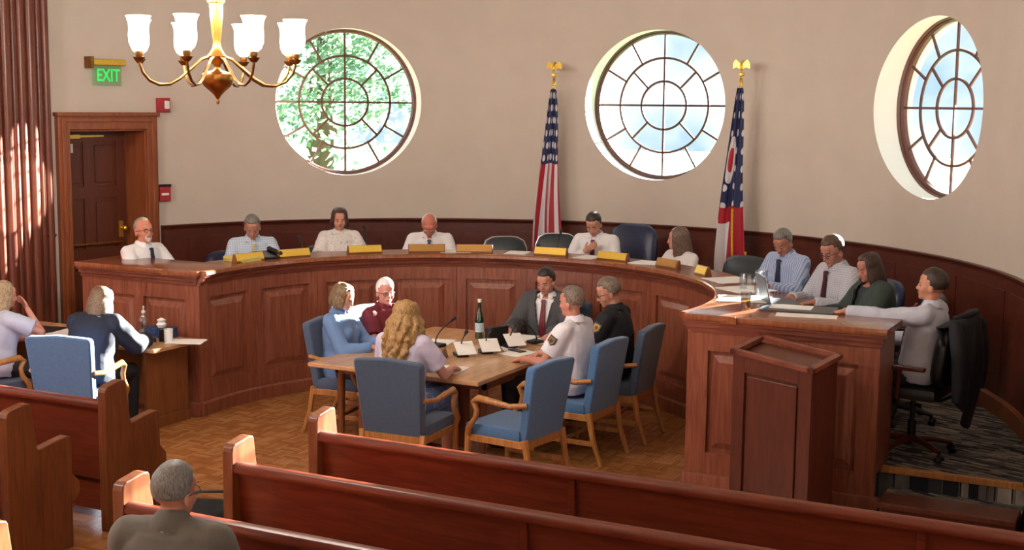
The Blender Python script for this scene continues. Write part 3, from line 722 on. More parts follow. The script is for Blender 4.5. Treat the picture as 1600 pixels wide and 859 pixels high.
# ------------------------------------------------------------------ chairs
def armchair(label, loc, rz, fab, group='blue upholstered armchairs'):
    """upholstered chair with oak arms and legs; local +y is where the sitter looks"""
    t = thing('armchair', label, 'chair', loc, rz, group)
    w = .27
    # backrest: slab reclining, rounded corners
    b = MB(); n = 14; rec = .16
    def outline(z0, z1, w0, w1, r):
        pts = [(-w0, z0), (w0, z0)]
        pts += [(w1-r+r*cos(a), z1-r+r*sin(a)) for a in (0, PI/6, PI/3, PI/2)]
        pts.append((0, z1+.015)); pts += [(-w1+r+r*cos(a), z1-r+r*sin(a)) for a in (PI/2, PI*2/3, PI*5/6, PI)]
        return pts
    pts = outline(.36, .93, w-.035, w, .035); verts = []
    for d in (0, .075):
        for (x, z) in pts: verts.append((x, -.25-rec*(z-.42)+(.0 if d == 0 else d), z))
    m = len(pts)
    b.poly(verts, [tuple(range(m)), tuple(range(m, 2*m))[::-1]]+[(i, (i+1) % m, m+(i+1) % m, m+i) for i in range(m)])
    b.build('backrest', fab, t, bev=.014, smooth=35)
    b = MB(); b.box((-w+.01, -.20, .37), (w-.01, .27, .47), ch=.03); b.build('seat', fab, t, smooth=45)
    for s in (-1, 1):
        x = s*(w-.01)
        b = MB(); b.tube([(x, .25, 0), (x, .245, .2), (x, .235, .40)], [.019, .023, .026], 8); b.build('leg', M['oak'], t, smooth=40)
        b = MB(); b.tube([(x*.93, -.34, 0), (x*.93, -.27, .2), (x*.95, -.235, .40)], [.018, .022, .026], 8); b.build('leg', M['oak'], t, smooth=40)
        xo = s*(w+.025)
        b = MB(); b.tube([(x, .235, .38), (xo, .21, .44), (xo, .15, .52), (xo, .14, .58), (xo, .17, .635), (xo, .13, .665), (xo, .0, .655), (xo, -.14, .64), (x, -.26, .655)], [.022, .022, .02, .02, .022, .026, .024, .02, .018], 8, flat=1.0)
        b.build('armrest', M['oak'], t, smooth=50)
    b = MB(); b.box((-w+.03, .22, .33), (w-.03, .245, .39)); b.box((-w+.03, -.245, .33), (w-.03, -.22, .39))
    for s in (-1, 1): b.box((s*(w-.015)-.012, -.23, .34), (s*(w-.015)+.012, .23, .39))
    b.box((-w+.02, -.02, .155), (w-.02, .005, .18)); 
    for s in (-1, 1): b.box((s*(w-.02)-.01, -.29, .15), (s*(w-.02)+.01, .25, .185))
    b.build('frame_rail', M['oak'], t, bev=.003)
    return t
def ang(dx_, dy_): return math.atan2(-dx_, dy_)      # rotation that turns local +y to direction (dx, dy)
CH = {}
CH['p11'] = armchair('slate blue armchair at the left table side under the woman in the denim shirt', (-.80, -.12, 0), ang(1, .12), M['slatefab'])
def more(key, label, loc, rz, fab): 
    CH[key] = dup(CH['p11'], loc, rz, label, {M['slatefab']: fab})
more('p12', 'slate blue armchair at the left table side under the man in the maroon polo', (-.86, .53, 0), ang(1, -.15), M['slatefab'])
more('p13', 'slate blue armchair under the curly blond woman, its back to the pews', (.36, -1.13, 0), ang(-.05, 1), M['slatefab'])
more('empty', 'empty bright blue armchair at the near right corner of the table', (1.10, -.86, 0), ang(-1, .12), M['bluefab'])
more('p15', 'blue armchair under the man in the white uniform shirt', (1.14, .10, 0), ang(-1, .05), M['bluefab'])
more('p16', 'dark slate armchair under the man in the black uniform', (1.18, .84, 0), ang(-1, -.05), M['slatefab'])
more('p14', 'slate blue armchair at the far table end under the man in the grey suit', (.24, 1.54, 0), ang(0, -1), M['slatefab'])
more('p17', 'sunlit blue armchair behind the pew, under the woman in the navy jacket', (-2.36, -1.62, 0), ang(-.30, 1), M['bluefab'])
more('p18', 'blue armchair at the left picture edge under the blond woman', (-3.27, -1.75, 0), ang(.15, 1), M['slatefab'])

def office_chair(label, loc, rz, lea, bw=.25, ztop=.95, kind=0, group='swivel chairs behind the dais'):
    t = thing('office_chair', label, 'chair', loc, rz, group)
    b = MB(); pts = []
    for k in range(24):
        a = 2*PI*k/24; q = (abs(cos(a))**4+abs(sin(a))**4)**-.25
        pts.append((bw*cos(a)*q, (ztop+.52)/2+(ztop-.52)/2*sin(a)*q))
    verts = []
    for d, sc in ((0, .9), (.02, 1), (.07, 1), (.10, .86)):
        for (x, z) in pts: verts.append((x*sc, -.27-.12*(z-.5)+d+.25*x*x, (z-(ztop+.52)/2)*sc+(ztop+.52)/2))
    m = 24; b.poly(verts, [tuple(range(m)), tuple(range(3*m, 4*m))[::-1]]+[(r_*m+i, r_*m+(i+1) % m, (r_+1)*m+(i+1) % m, (r_+1)*m+i) for r_ in range(3) for i in range(m)])
    b.build('backrest', lea, t, smooth=60)
    if kind == 2:
        b = MB(); loop = [Vector((x*1.02, -.265-.12*(z-.5)+.25*x*x, z)) for (x, z) in pts]; b.tube(loop+loop[:1], .008, 6); b.build('back_rim', M['chrome'], t, smooth=60)
    b = MB(); b.box((-.24, -.22, .43), (.24, .25, .52), ch=.035); b.build('seat', lea, t, smooth=50)
    b = MB(); b.tube([(0, -.29, .56), (0, -.32, .48), (0, -.2, .41), (0, 0, .41)], .022, 8, flat=.6); b.build('back_bracket', M['black'], t)
    for s in (-1, 1):
        b = MB(); b.tube([(s*.20, .05, .42), (s*.29, .03, .46), (s*.295, .02, .60), (s*.295, .01, .66)], .015, 8); b.box((s*.295-.03, -.16, .655), (s*.295+.03, .13, .685), ch=.01)
        b.build('armrest', M['black'] if kind != 3 else M['redwoodbase'], t, smooth=40)
    b = MB(); b.tube([(0, 0, .09), (0, 0, .25)], .03, 14); b.tube([(0, 0, .25), (0, 0, .42)], .019, 14); b.box((-.09, -.11, .405), (.09, .09, .432), ch=.008); b.build('column', M['black'], t, smooth=40)
    b = MB()
    for k in range(5):
        cs = MB()
        a = 2*PI*k/5+.35; u = Vector((cos(a), sin(a), 0))
        b.tube([u*.02+Vector((0, 0, .115)), u*.16+Vector((0, 0, .105)), u*.30+Vector((0, 0, .075))], [.028, .022, .015], 8)
        w_ = u.orthogonal().normalized()
        for s in (-1, 1): cs.tube([u*.30+w_*s*.012+Vector((0, 0, .028)), u*.30+w_*s*.028+Vector((0, 0, .028))], .028, 12)
        cs.tube([u*.30+w_*-.03+Vector((0, 0, .03)), u*.30+w_*.03+Vector((0, 0, .03))], .02, 8); cs.tube([u*.30+Vector((0, 0, .03)), u*.30+Vector((0, 0, .075))], .008, 6); cs.build('caster', M['black'], t, smooth=40)
    b.build('star_base', M['redwoodbase'] if kind == 3 else M['black'], t, smooth=40)
    return t
def inward(a): return math.radians(180-a)  # rotation: local +y looks to the apse centre from azimuth a
def dais_chair(a, r, label, lea, **k):
    turn = k.pop('turn', 0); return office_chair(label, pol(r, a, PH), inward(a)+turn, lea, **k)
dais_chair(-88, 3.42, 'dark swivel chair at the left dais end behind the man with the goatee', M['blackleather'], turn=math.radians(50))
dais_chair(-66.5, 3.38, 'navy swivel chair behind the man in the pale blue shirt at left', M['navyleather'], bw=.29)
dais_chair(-49.5, 3.45, 'charcoal swivel chair behind the brown haired woman in the white top', M['greyleather'], bw=.27)
dais_chair(-31.5, 3.38, 'charcoal swivel chair behind the bald man in the white shirt', M['greyleather'], bw=.30)
dais_chair(-18.2, 3.2, 'empty dark chair with chrome rim left of the striped flag', M['greyleather'], kind=2, bw=.235, ztop=1.05, turn=.2)
dais_chair(-11.0, 3.72, 'empty dark chair with chrome rim nearest to the striped flag', M['greyleather'], kind=2, bw=.235, ztop=1.05, turn=.2)
dais_chair(1.8, 3.45, 'tall navy leather chair beside the man with the maroon tie', M['navyleather'], bw=.29, ztop=1.22, turn=-.15)
dais_chair(24.0, 3.42, 'dark grey leather chair behind the woman in the white cardigan', M['greyleather'], bw=.28, ztop=1.0)
dais_chair(40.5, 3.5, 'navy swivel chair behind the man in the pale blue striped shirt', M['navyleather'], bw=.28, ztop=1.0)
dais_chair(54.0, 3.55, 'navy swivel chair behind the man with glasses and dark red tie', M['navyleather'], bw=.28, ztop=1.0)
dais_chair(67.5, 3.62, 'black swivel chair behind the woman in the dark green blazer', M['blackleather'], bw=.27, ztop=1.02)
P10LOC = Vector((3.65, .37, PH)); P10R = ang(-1, .12)
office_chair('black swivel chair with wooden star base at the right, dark jacket over it', P10LOC, P10R, M['blackleather'], kind=3, bw=.25, ztop=.98)

# ------------------------------------------------------------------ tables
tb = thing('conference_table', 'rectangular oak conference table in the well before the dais', 'table', (0, .17, 0))
TZ = .70
MB().box((-.76, -.98, TZ-.035), (.76, .98, TZ), ch=.008).build('tabletop', M['oaktable'], tb)
b = MB()
for x0, y0, x1, y1 in ((-.68, -.72, .68, -.69), (-.68, .69, .68, .72), (-.68, -.72, -.65, .72), (.65, -.72, .68, .72)): b.box((x0, y0, TZ-.12), (x1, y1, TZ-.034))
b.build('apron', M['clerkdesk'], tb)
for sx in (-1, 1):
    for sy in (-1, 1):
        MB().tube([(sx*.645, sy*.685, TZ-.1), (sx*.645, sy*.685, .35), (sx*.645, sy*.685, 0)], [.035, .03, .022], 12).build('leg', M['clerkdesk'], tb, smooth=50)
MB().box((-.5, -.66, .1), (.5, -.63, TZ-.08)).build('modesty_panel', M['clerkdesk'], tb)
ck = thing('clerk_table', 'wooden clerk table covered with papers, beside the left end of the dais', 'table', (-3.1, -.72, 0))
MB().box((-1.30, -.29, .665), (.95, .29, .70), ch=.008).build('tabletop', M['oaktable'], ck)
MB().box((.80, -.26, 0), (.84, .25, .666)).build('side_panel', M['clerkdesk'], ck); MB().box((-1.2, -.26, 0), (-1.16, .25, .666)).build('side_panel', M['clerkdesk'], ck)
MB().box((-1.16, .21, .08), (.80, .25, .666)).build('back_panel', M['clerkdesk'], ck); MB().box((.795, -.27, 0), (.855, .262, .09), ch=.004).build('base_board', M['clerkdesk'], ck)

# ------------------------------------------------------------------ people
def remesh(mb, name, mat, vox, smooth_it=2, parent=None, disp=None):
    o = mb.build(name, mat, None)
    m = o.modifiers.new('r', 'REMESH'); m.mode = 'VOXEL'; m.voxel_size = vox; m.use_smooth_shade = True
    if smooth_it:
        m = o.modifiers.new('s', 'SMOOTH'); m.iterations = smooth_it; m.factor = .5
    bpy.context.view_layer.update(); baked(o)
    if disp:
        amp, sc = disp
        dat = [(v.co.copy(), v.normal.copy()) for v in o.data.vertices]; flat = []
        for c, nn in dat:
            n = noise.noise(c*sc+Vector((3.1, 7.7, 1.3)))+.5*noise.noise(c*sc*2.3)
            flat += (c+nn*amp*n)[:]
        o.data.vertices.foreach_set('co', flat); o.data.update()
    if not o.data.materials: o.data.materials.append(mat)
    shade(o.data, 180)
    if parent: o.parent = parent
    return o
X3, Y3, Z3 = Vector((1, 0, 0)), Vector((0, 1, 0)), Vector((0, 0, 1))
def ik(a, b, l1, l2, pole):
    """elbow or knee position for a two-bone limb from a to b bending towards pole"""
    d = b-a; L = min(d.length, (l1+l2)*.995); u = d.normalized(); q = (l1*l1-l2*l2+L*L)/(2*L)
    h = math.sqrt(max(0, l1*l1-q*q)); p = pole-u*pole.dot(u); p.normalize()
    return a+u*q+p*h, a+u*L
def person(name_label, loc, rz, seat=.46, S=1.0, lean=.1, side=0, head=(0, 0, 0), hands=None, female=False, girth=1.0,
           sk='#d9a183', hair=None, hairstyle='short', top=None, sleeves='long', topcol=None, jacket=None, tie=None, collar=True,
           pants='#23262e', skirt=None, glasses=False, beard=None, poles=None, shoes=True, palm=None, kneew=.13, extras=None, neckfwd=0, topname='shirt'):
    """seated figure; origin on the floor under the hips, +y forwards"""
    g = girth; fem = .93 if female else 1.0
    hip = Vector((0, 0, seat+.085*S))
    up = Vector((sin(side), sin(lean), cos(lean))).normalized(); rt = Vector((cos(side), 0, -sin(side))); fw = up.cross(rt)*-1
    if fw.y < 0: fw = -fw
    def T(t, y=0, x=0): return hip+(up*t+fw*y+rt*x)*S
    sh_w = .175 if not female else .152
    prof = [(-.085, .10, .09), (-.06, .165, .12), (0, .178*g if not female else .182*g, .125*g), (.08, .165*g if not female else .158*g, .125*g), (.17, .16*g if not female else .142*g, .123*g), (.27, .172*g*fem, .122*g), (.36, .178*fem, .112), (.42, .165*fem, .095), (.465, .115*fem, .07), (.482, .05, .045)]
    def torso(mb, inf=0, t0=-1, t1=9, extra=None):
        rings = [(T(t, .0 if t < .3 else -.005), rt, fw, (a+inf)*S, (b_+inf)*S) for t, a, b_ in prof if t0 <= t <= t1]
        mb.loft(rings, 24)
        if female:
            for s in (-1, 1): mb.ball(T(.30, .075, s*.072), (.062+inf)*S, 14)
    sh = {s: T(.425, -.01, s*sh_w) for s in (-1, 1)}
    nb = T(.475, -.01)
    hy, hp, hr = head
    neck_dir = (up*.8+fw*(.25+neckfwd)+Vector((0, 0, .25))).normalized()
    hb = nb+neck_dir*.062*S                                                  # base of skull
    HM = Matrix.Translation(hb) @ Matrix.Rotation(hy, 4, 'Z') @ Matrix.Rotation(-hp, 4, 'X') @ Matrix.Rotation(hr, 4, 'Y')
    hs_ = S*.98*(.95 if female else 1.0)
    HS = HM @ Matrix.Diagonal((hs_, hs_, hs_, 1))
    hands = hands or {}
    arm = {}
    for s in (-1, 1):
        tgt = hands.get(s, (s*.16, .36, seat+.16)); tgt = Vector(tgt)
        pole = Vector((poles or {}).get(s, (s*.55, -.5, -.8)))
        el, wr = ik(sh[s], tgt, .285*S, .25*S, pole)
        arm[s] = (sh[s], el, wr)
    leg = {}
    for s in (-1, 1):
        hj = hip+Vector((s*.09, .03, -.01))*S; an = Vector((s*(kneew+.01), .47, .085))
        kn, an2 = ik(hj, an, .43*S, .42*S, Vector((s*.1, .5, 1))); leg[s] = (hj, kn, an2)
    # ---- body
    b = MB(); torso(b)
    b.cone(T(.44, -.01), hb+neck_dir*.03*S, .055*S*fem, .052*S*fem, 16); b.cone(hb, HS @ Vector((0, .01, .05)), .05*S*fem, .055*S*fem, 14)
    for s in (-1, 1):
        b.cone(T(.455, -.01, s*.04), sh[s], .045*S, .052*S*fem); a0, el, wr = arm[s]; k = fem*(.95+.05*g)
        b.cone(a0, el, .050*S*k, .039*S*k); b.cone(el, wr, .039*S*k, .026*S*k)
        hj, kn, an = leg[s]; b.cone(hj, kn, .085*S*g**.5, .056*S); b.cone(kn, an, .052*S, .036*S)
        b.cone(an, an+Vector((s*.01, .14, -.045))*S, .035*S, .026*S)
        # hand: palm, four fingers, thumb from the side of the palm
        d = (wr-el).normalized(); pn = Vector((palm or {}).get(s, (0, .15, -1))); pn = (pn-d*pn.dot(d)).normalized()   # palm normal
        hd = (d*.8+(-pn*.0)+Vector((0, 0, -.25 if s not in (palm or {}) else 0))).normalized() if s not in (palm or {}) else d
        pn = (pn-hd*pn.dot(hd)).normalized(); sd_ = hd.cross(pn)*(1)          # side axis
        if sd_.dot(Vector((-s, 0, 0))) < 0 and s not in (palm or {}): sd_ = -sd_  # thumb side inwards
        c = wr+hd*.045*S
        hm = Matrix((sd_, hd, pn)).transposed().to_4x4(); hm.translation = c
        b.ball((0, 0, 0), (.037*S*fem, .048*S, .016*S), 14, hm)
        for q, (off, L) in enumerate(((.027, .066), (.009, .076), (-.009, .070), (-.026, .055))):
            p0 = c+sd_*off*S+hd*.035*S; cu = .25+.12*q
            p1 = p0+(hd*cos(cu*.5)+pn*sin(cu*.5)+sd_*off*2.2)*L*.5*S; p2 = p1+(hd*cos(cu*1.6)+pn*sin(cu*1.6))*L*.5*S
            b.cone(p0, p1, .0095*S, .0088*S, 8); b.cone(p1, p2, .0088*S, .0072*S, 8)
        t0 = c+sd_*.026*S-hd*.022*S; t1 = t0+(sd_*.75+hd*.6+pn*.25).normalized()*.034*S; t2 = t1+(hd*.85+sd_*.35+pn*.3).normalized()*.03*S
        b.cone(t0, t1, .0125*S, .0105*S, 8); b.cone(t1, t2, .0105*S, .0085*S, 8)
    # head: skull, face, jaw, nose, brows, ears, lips
    b.ball((0, -.008, .118), (.0755, .094, .092), 24, HS); b.ball((0, .03, .075), (.066, .062, .085), 20, HS)
    b.ball((0, .042, .028), (.052, .052, .048), 18, HS); b.ball((0, .078, .0), (.026, .022, .021), 12, HS)
    for s in (-1, 1): b.ball((s*.04, .055, .055), (.024, .030, .028), 12, HS); b.ball((s*.076, -.004, .062), (.009, .019, .031), 12, HS)
    b.ball((0, .078, .112), (.052, .018, .013), 14, HS); b.ball((0, .070, .135), (.052, .022, .032), 14, HS)
    for i in range(5):
        t = i/4; b.ball((0, .092+.019*t, .098-.040*t), (.0075+.004*t, .012, .012), 10, HS)
    for s in (-1, 1): b.ball((s*.012, .100, .058), (.0075, .009, .007), 8, HS)
    b.ball((0, .089, .032), (.023, .014, .008), 12, HS); b.ball((0, .088, .024), (.019, .013, .008), 12, HS)
    body = remesh(b, 'person', skin(sk), .0078, 1); tag(body, name_label, 'person')
    body.location = loc; body.rotation_euler = (0, 0, rz)
    # ---- face details
    def dark(nm, c, r=.5): 
        m, nt_, bb = base(nm); bb.inputs['Base Color'].default_value = lin(c); bb.inputs['Roughness'].default_value = r; return m
    ew, ir, bw_ = dark('eye_white', '#ab988c', .3), dark('iris', '#2e2420', .2), hair or dark('brow', '#6b5a4c')
    for s in (-1, 1):
        ey = MB().ball((s*.030, .0845, .087), (.0118, .009, .0068), 12, HS).build('eye', ew, body, smooth=90)
        MB().ball((s*.030, .0922, .0865), (.0058, .0028, .0055), 10, HS).build('iris', ir, ey, smooth=90)
        MB().tube([HS @ Vector((s*.014, .094, .106)), HS @ Vector((s*.030, .094, .110)), HS @ Vector((s*.048, .083, .106))], [.0030, .0036, .0022], 6).build('eyebrow', bw_, body, smooth=90)
    MB().tube([HS @ Vector((-.022, .096, .029)), HS @ Vector((-.008, .104, .031)), HS @ Vector((.008, .104, .031)), HS @ Vector((.022, .096, .029))], [.002, .0042, .0042, .002], 6).build('lips', dark('lips', '#a85a4e'), body, smooth=90)
    if glasses:
        e = MB()
        for s in (-1, 1):
            lo = [HS @ Vector((s*.031+.021*cos(a), .107-.006*abs(cos(a)), .087+.016*sin(a))) for a in [2*PI*k/14 for k in range(15)]]
            e.tube(lo, .0018*1.3, 5); e.tube([HS @ Vector((s*.052, .101, .092)), HS @ Vector((s*.078, .05, .09)), HS @ Vector((s*.081, -.01, .08))], .0023, 5)
        e.tube([HS @ Vector((-.010, .108, .091)), HS @ Vector((.010, .108, .091))], .0022, 5); e.build('glasses', dark('spectacle_frame', '#241f1f', .3), body, smooth=60)
    if beard:
        e = MB(); e.ball((0, .088, .0), (.027, .022, .028), 14, HS); e.ball((0, .096, .044), (.024, .011, .006), 12, HS)
        for s in (-1, 1): e.ball((s*.026, .084, .02), (.008, .014, .022), 10, HS)
        remesh(e, 'beard', beard, .005, 1, body)
    # ---- hair
    if hair and hairstyle != 'bald':
        b = MB(); n1, n2 = 40, 28; vs = []
        def front(x, y, z):   # hairline test in unit sphere direction
            if hairstyle == 'receding': return y > .18+.9*max(0, -z) and z < .78 or (y > -.2 and z < -.05) 
            if hairstyle == 'short': return (y > .5 and z < .52) or (y > .28 and z < .12) or (y > .02 and z < -.42)
            return (y > .55 and z < .62) or (y > .45 and z < .2) or (y > .3 and z < -.2)
        tk = {'short': 1.075, 'receding': 1.06, 'fringe_white': 1.05}.get(hairstyle, 1.09)
        for i in range(n2+1):
            ph = -PI/2+PI*i/n2
            for j in range(n1):
                th = 2*PI*j/n1; x, y, z = cos(ph)*cos(th), cos(ph)*sin(th), sin(ph)
                q = tk+.022*noise.noise(Vector((x, y, z))*4+Vector((loc[0], loc[1], 0)))+(.05 if z > .5 and hairstyle == 'short' and y > 0 else 0)
                if hairstyle == 'ring': inn = z > .45 or (y > .1) or z < -.55; 
                else: inn = front(x, y, z)
                if z < (-.58 if hairstyle in ('short', 'receding', 'ring') else -.95): inn = True
                if z < -.1 and y < .1: q -= .07*min(1, -z)
                if inn: q = .86
                vs.append(HS @ Vector((x*.0765*q, -.010+y*.094*q, .116+z*.095*q)))
        b.poly(vs, [(i*n1+j, i*n1+(j+1) % n1, (i+1)*n1+(j+1) % n1, (i+1)*n1+j) for i in range(n2) for j in range(n1)])
        rnd = random.Random(5)
        if hairstyle in ('bob', 'long', 'curly', 'shoulder', 'updo'):
            L = {'bob': .10, 'shoulder': .19, 'long': .27, 'curly': .37, 'updo': .0}[hairstyle]
            R3 = HS.to_3x3(); N_ = 46 if hairstyle != 'updo' else 0
            for k in range(N_):
                th = math.radians(50)+ (PI*2-math.radians(100))*((k+.5)/N_) + PI/2      # skip the face
                x, y = cos(th), sin(th); r1 = 1.10
                pts = []; rr = []
                for ph in (.9, .55, .2, -.15):
                    pts.append(HS @ Vector((x*cos(ph)*.0765*r1, -.01+y*cos(ph)*.094*r1, .116+sin(ph)*.095*r1))); rr.append(.011+.006*(1 if hairstyle == 'curly' else 0))
                p = pts[-1]; out = (p-(HS @ Vector((0, -.01, .116)))); out.z = 0; out = out.normalized()*.25 if out.length > 1e-4 else out
                m_ = 6; ll = L*rnd.uniform(.85, 1.05)*S
                for q in range(1, m_+1):
                    t = q/m_; base_ = p+Vector((0, 0, -ll*t))+out*(.05*S*sin(t*PI*.8))*(1 if hairstyle in ('bob', 'shoulder') else .8)+fw*-.02*t*S
                    if hairstyle in ('long', 'curly', 'shoulder'): base_ += -fw*.03*S*t
                    if hairstyle == 'curly': base_ += Vector((sin(q*2.1+k), cos(q*1.9+k*1.7), 0))*.02*S + Vector((out.x, out.y, 0))*.14*min(1, t*2)
                    pts.append(base_); rr.append((.013 if hairstyle != 'curly' else .026)*(1-.45*t*t))
                b.tube(pts, [r_*S for r_ in rr], 6)
        if hairstyle == 'updo': b.ball((0, -.105, .10), (.045, .04, .045), 14, HS); b.ball((0, .0, .17), (.06, .08, .045), 14, HS)
        if hairstyle in ('bob', 'long', 'curly', 'shoulder'):
            remesh(b, 'hair', hair, .0065, 1, body)
        else: remesh(b, 'hair', hair, .0065, 2, body)
    # ---- trousers / skirt / shoes
    pc = cloth('trousers_cloth', pants)
    b = MB()
    if not skirt:
        torso(b, .005, -1, .05)
        for s in (-1, 1): hj, kn, an = leg[s]; b.cone(hj, kn, .098*S*g**.5, .070*S); b.cone(kn, an+Vector((0, 0, .0)), .068*S, .052*S)
        remesh(b, 'trousers', pc, .012, 2, body, (.004, 14))
    else:
        torso(b, .014, -1, .09); k0, k1 = leg[-1][1], leg[1][1]
        for s in (-1, 1): hj, kn, an = leg[s]; b.cone(hj, kn, .10*S, .082*S); b.cone(kn, kn+(an-kn)*.45, .082*S, .095*S)
        b.cone(hip, (k0+k1)/2, .10*S, .085*S); b.cone((k0+k1)/2, (k0+k1)/2+Vector((0, .02, -.17)), .09*S, .10*S)
        remesh(b, 'skirt', skirt, .012, 3, body, (.006, 12))
    b = MB()
    for s in (-1, 1):
        hj, kn, an = leg[s]; b.ball(an+Vector((0, .005, -.035)), (.042, .055, .045), 14); b.ball(an+Vector((s*.012, .12, -.052)), (.045, .10, .032), 16)
        b.box(an+Vector((-.036, -.05, -.0835)), an+Vector((.036, .18, -.068)), ch=.006)
    remesh(b, 'shoes', M['leather_shoe'], .009, 2, body)
    # ---- shirt / blouse
    def garment(name, mat, inf, slv, vox=.0105, cut=None, disp=(.006, 11), t0=-.06, coll=0):
        b = MB(); torso(b, inf, t0, .47); b.cone(T(.43, -.01), nb+neck_dir*.008*S, (.060*fem+inf)*S, (.050*fem+inf)*S, 18)
        for s in (-1, 1):
            b.cone(T(.452, -.01, s*.05), sh[s], (.042+inf)*S, (.054*fem+inf)*S); a0, el, wr = arm[s]
            if slv == 'long':
                b.cone(a0, el, (.056+inf)*S, (.046+inf)*S, 14); d = (wr-el); n_ = 7
                b.tube([el+d*t for t in (0, .2, .4, .6, .8, .93, .97)], [(.046+inf)*S, (.047+inf)*S, (.043+inf)*S, (.040+inf)*S, (.036+inf)*S, (.032+inf)*S, (.033+inf)*S], 16)
            elif slv == 'rolled':
                b.cone(a0, el, (.056+inf)*S, (.046+inf)*S, 14); b.tube([el, el+(wr-el)*.35], [(.045+inf)*S, (.044+inf)*S], 14)
            elif slv == 'short':
                d = el-a0; b.tube([a0, a0+d*.3, a0+d*.68, a0+d*.72], [(.056+inf)*S, (.062+inf)*S, (.066+inf)*S, (.066+inf)*S], 16); b.ball(a0, (.056+inf)*S)
        o = remesh(b, name, mat, vox, 2, body, disp)
        if cut:
            bm = bmesh.new(); bm.from_mesh(o.data); dl = []
            for f in bm.faces:
                c = f.calc_center_median()-hip; t = c.dot(up)/S; x = c.dot(rt)/S; y = c.dot(fw)/S
                if y > 0.01 and cut(t, x): dl.append(f)
            bmesh.ops.delete(bm, geom=dl, context='FACES'); bm.to_mesh(o.data); bm.free()
            sm = o.modifiers.new('sol', 'SOLIDIFY'); sm.thickness = .007; sm.offset = 1
        return o
    shirt = None
    if top: shirt = garment(topname, top, .015 if not jacket else .006, sleeves if not jacket else 'none', cut=None)
    if top and collar:
        cb = MB()
        for k, (r0, r1, z0, z1) in enumerate(((.064, .060, -.010, .036), (.062, .084, .038, -.004))):
            n = 22; vs = []
            for j in range(n+1):
                a = math.radians(110)+ (2*PI-math.radians(40))*(j/n); c0 = nb+neck_dir*.014*S
                fall = .02*max(0, cos(a-PI/2)) if k else .012*max(0, cos(a-PI/2))
                for (r, z) in ((r0, z0-fall), (r0+.004, z0-fall), (r1+.004, z1-fall*(2.2 if k else 1)), (r1, z1-fall*(2.2 if k else 1))):
                    vs.append(c0+(rt*cos(a)*r+fw*sin(a)*r+up*z)*S)
            cb.poly(vs, [(j*4+i, j*4+(i+1) % 4, (j+1)*4+(i+1) % 4, (j+1)*4+i) for j in range(n) for i in range(4)]+[(0, 1, 2, 3), (n*4+3, n*4+2, n*4+1, n*4)])
        cb.build('collar', topcol or top, shirt, smooth=50)
    def jcollar(o, mat):
        cb = MB(); n = 22; vs = []
        for j in range(n+1):
            a = math.radians(140)+(2*PI-math.radians(100))*(j/n); c0 = nb+neck_dir*.004*S
            for (r, z) in ((.066, .026), (.072, .030), (.100, -.020), (.094, -.024)): vs.append(c0+(rt*cos(a)*r+fw*sin(a)*r+up*(z-.02*max(0, sin(a))))*S)
        cb.poly(vs, [(j*4+i, j*4+(i+1) % 4, (j+1)*4+(i+1) % 4, (j+1)*4+i) for j in range(n) for i in range(4)]+[(0, 1, 2, 3), (n*4+3, n*4+2, n*4+1, n*4)])
        cb.build('collar', mat, o, smooth=50)
    def frontY(t, inf):
        for (ta, a, b0), (tb_, a2, b2) in zip(prof, prof[1:]):
            if ta <= t <= tb_: return b0+(b2-b0)*(t-ta)/(tb_-ta)+inf
        return prof[-1][2]+inf
    if tie:
        tb2 = MB(); ts = [.468, .455, .44, .40, .34, .28, .22, .16, .10, .05]; ws = [.017, .022, .014, .018, .022, .027, .031, .034, .037, .004]
        vs = []
        for t, w_ in zip(ts, ws):
            yy = frontY(min(t, .465), .030 if not female else .045)+(.012 if t > .43 else 0)
            if t > .41: yy = max(yy, .082)
            for (x, y) in ((-w_, yy-.012), (w_, yy-.012), (w_, yy), (0, yy+.004), (-w_, yy)): vs.append(T(t, y, x))
        m_ = len(ts); tb2.poly(vs, [(i*5+j, i*5+(j+1) % 5, (i+1)*5+(j+1) % 5, (i+1)*5+j) for i in range(m_-1) for j in range(5)]+[(0, 1, 2, 3, 4), tuple(range(m_*5-5, m_*5))[::-1]])
        tb2.build('tie', cloth('tie_cloth', tie, rough=.5), shirt, smooth=50)
    if jacket:
        vw = .085; jk = garment('jacket', jacket, .030, 'long', disp=(.007, 8), t0=-.06, cut=lambda t, x: abs(x) < vw*max(0, (t-.06))/.40+.004 and t > .06)
        jcollar(jk, jacket)
        if True:
            lb = MB()
            for s in (-1, 1):
                vs = []
                for t in (.44, .38, .30, .20, .12, .08):
                    x0 = vw*max(0, t-.06)/.40+.002; wd = .05*min(1, (t-.05)/.15)*(1 if t < .42 else .6); y0 = frontY(t, .040)+(.0 if not female else .03)*(1 if .2 < t < .38 else 0)
                    vs += [T(t, y0, s*x0), T(t, y0-.008-.03*wd/.05*(x0/.08), s*(x0+wd)), T(t, y0-.006, s*x0), T(t, y0-.014-.03*wd/.05*(x0/.08), s*(x0+wd))]
                lb.poly(vs, [(i*4, i*4+1, i*4+5, i*4+4) for i in range(5)]+[(i*4+2, i*4+3, i*4+7, i*4+6) for i in range(5)]+[(i*4, i*4+2, i*4+6, i*4+4) for i in range(5)]+[(i*4+1, i*4+3, i*4+7, i*4+5) for i in range(5)])
            lb.build('lapels', jacket, jk, smooth=50)
    if extras: extras(dict(T=T, sh=sh, arm=arm, body=body, shirt=shirt, frontY=frontY, S=S, HS=HS, rt=rt, fw=fw, up=up))
    return body
WHITE = lambda: cloth('white_shirt', '#f0eef2')
def dperson(label, a, r, turn=0, **k):
    """someone at the dais: place on azimuth a, facing the apse centre, hands on the desk given by (x, y) ahead"""
    return person(label, pol(r, a, PH), inward(a)+turn, seat=k.pop('seat', .52)+.025, **k)
DZ = WT_-PH+.02
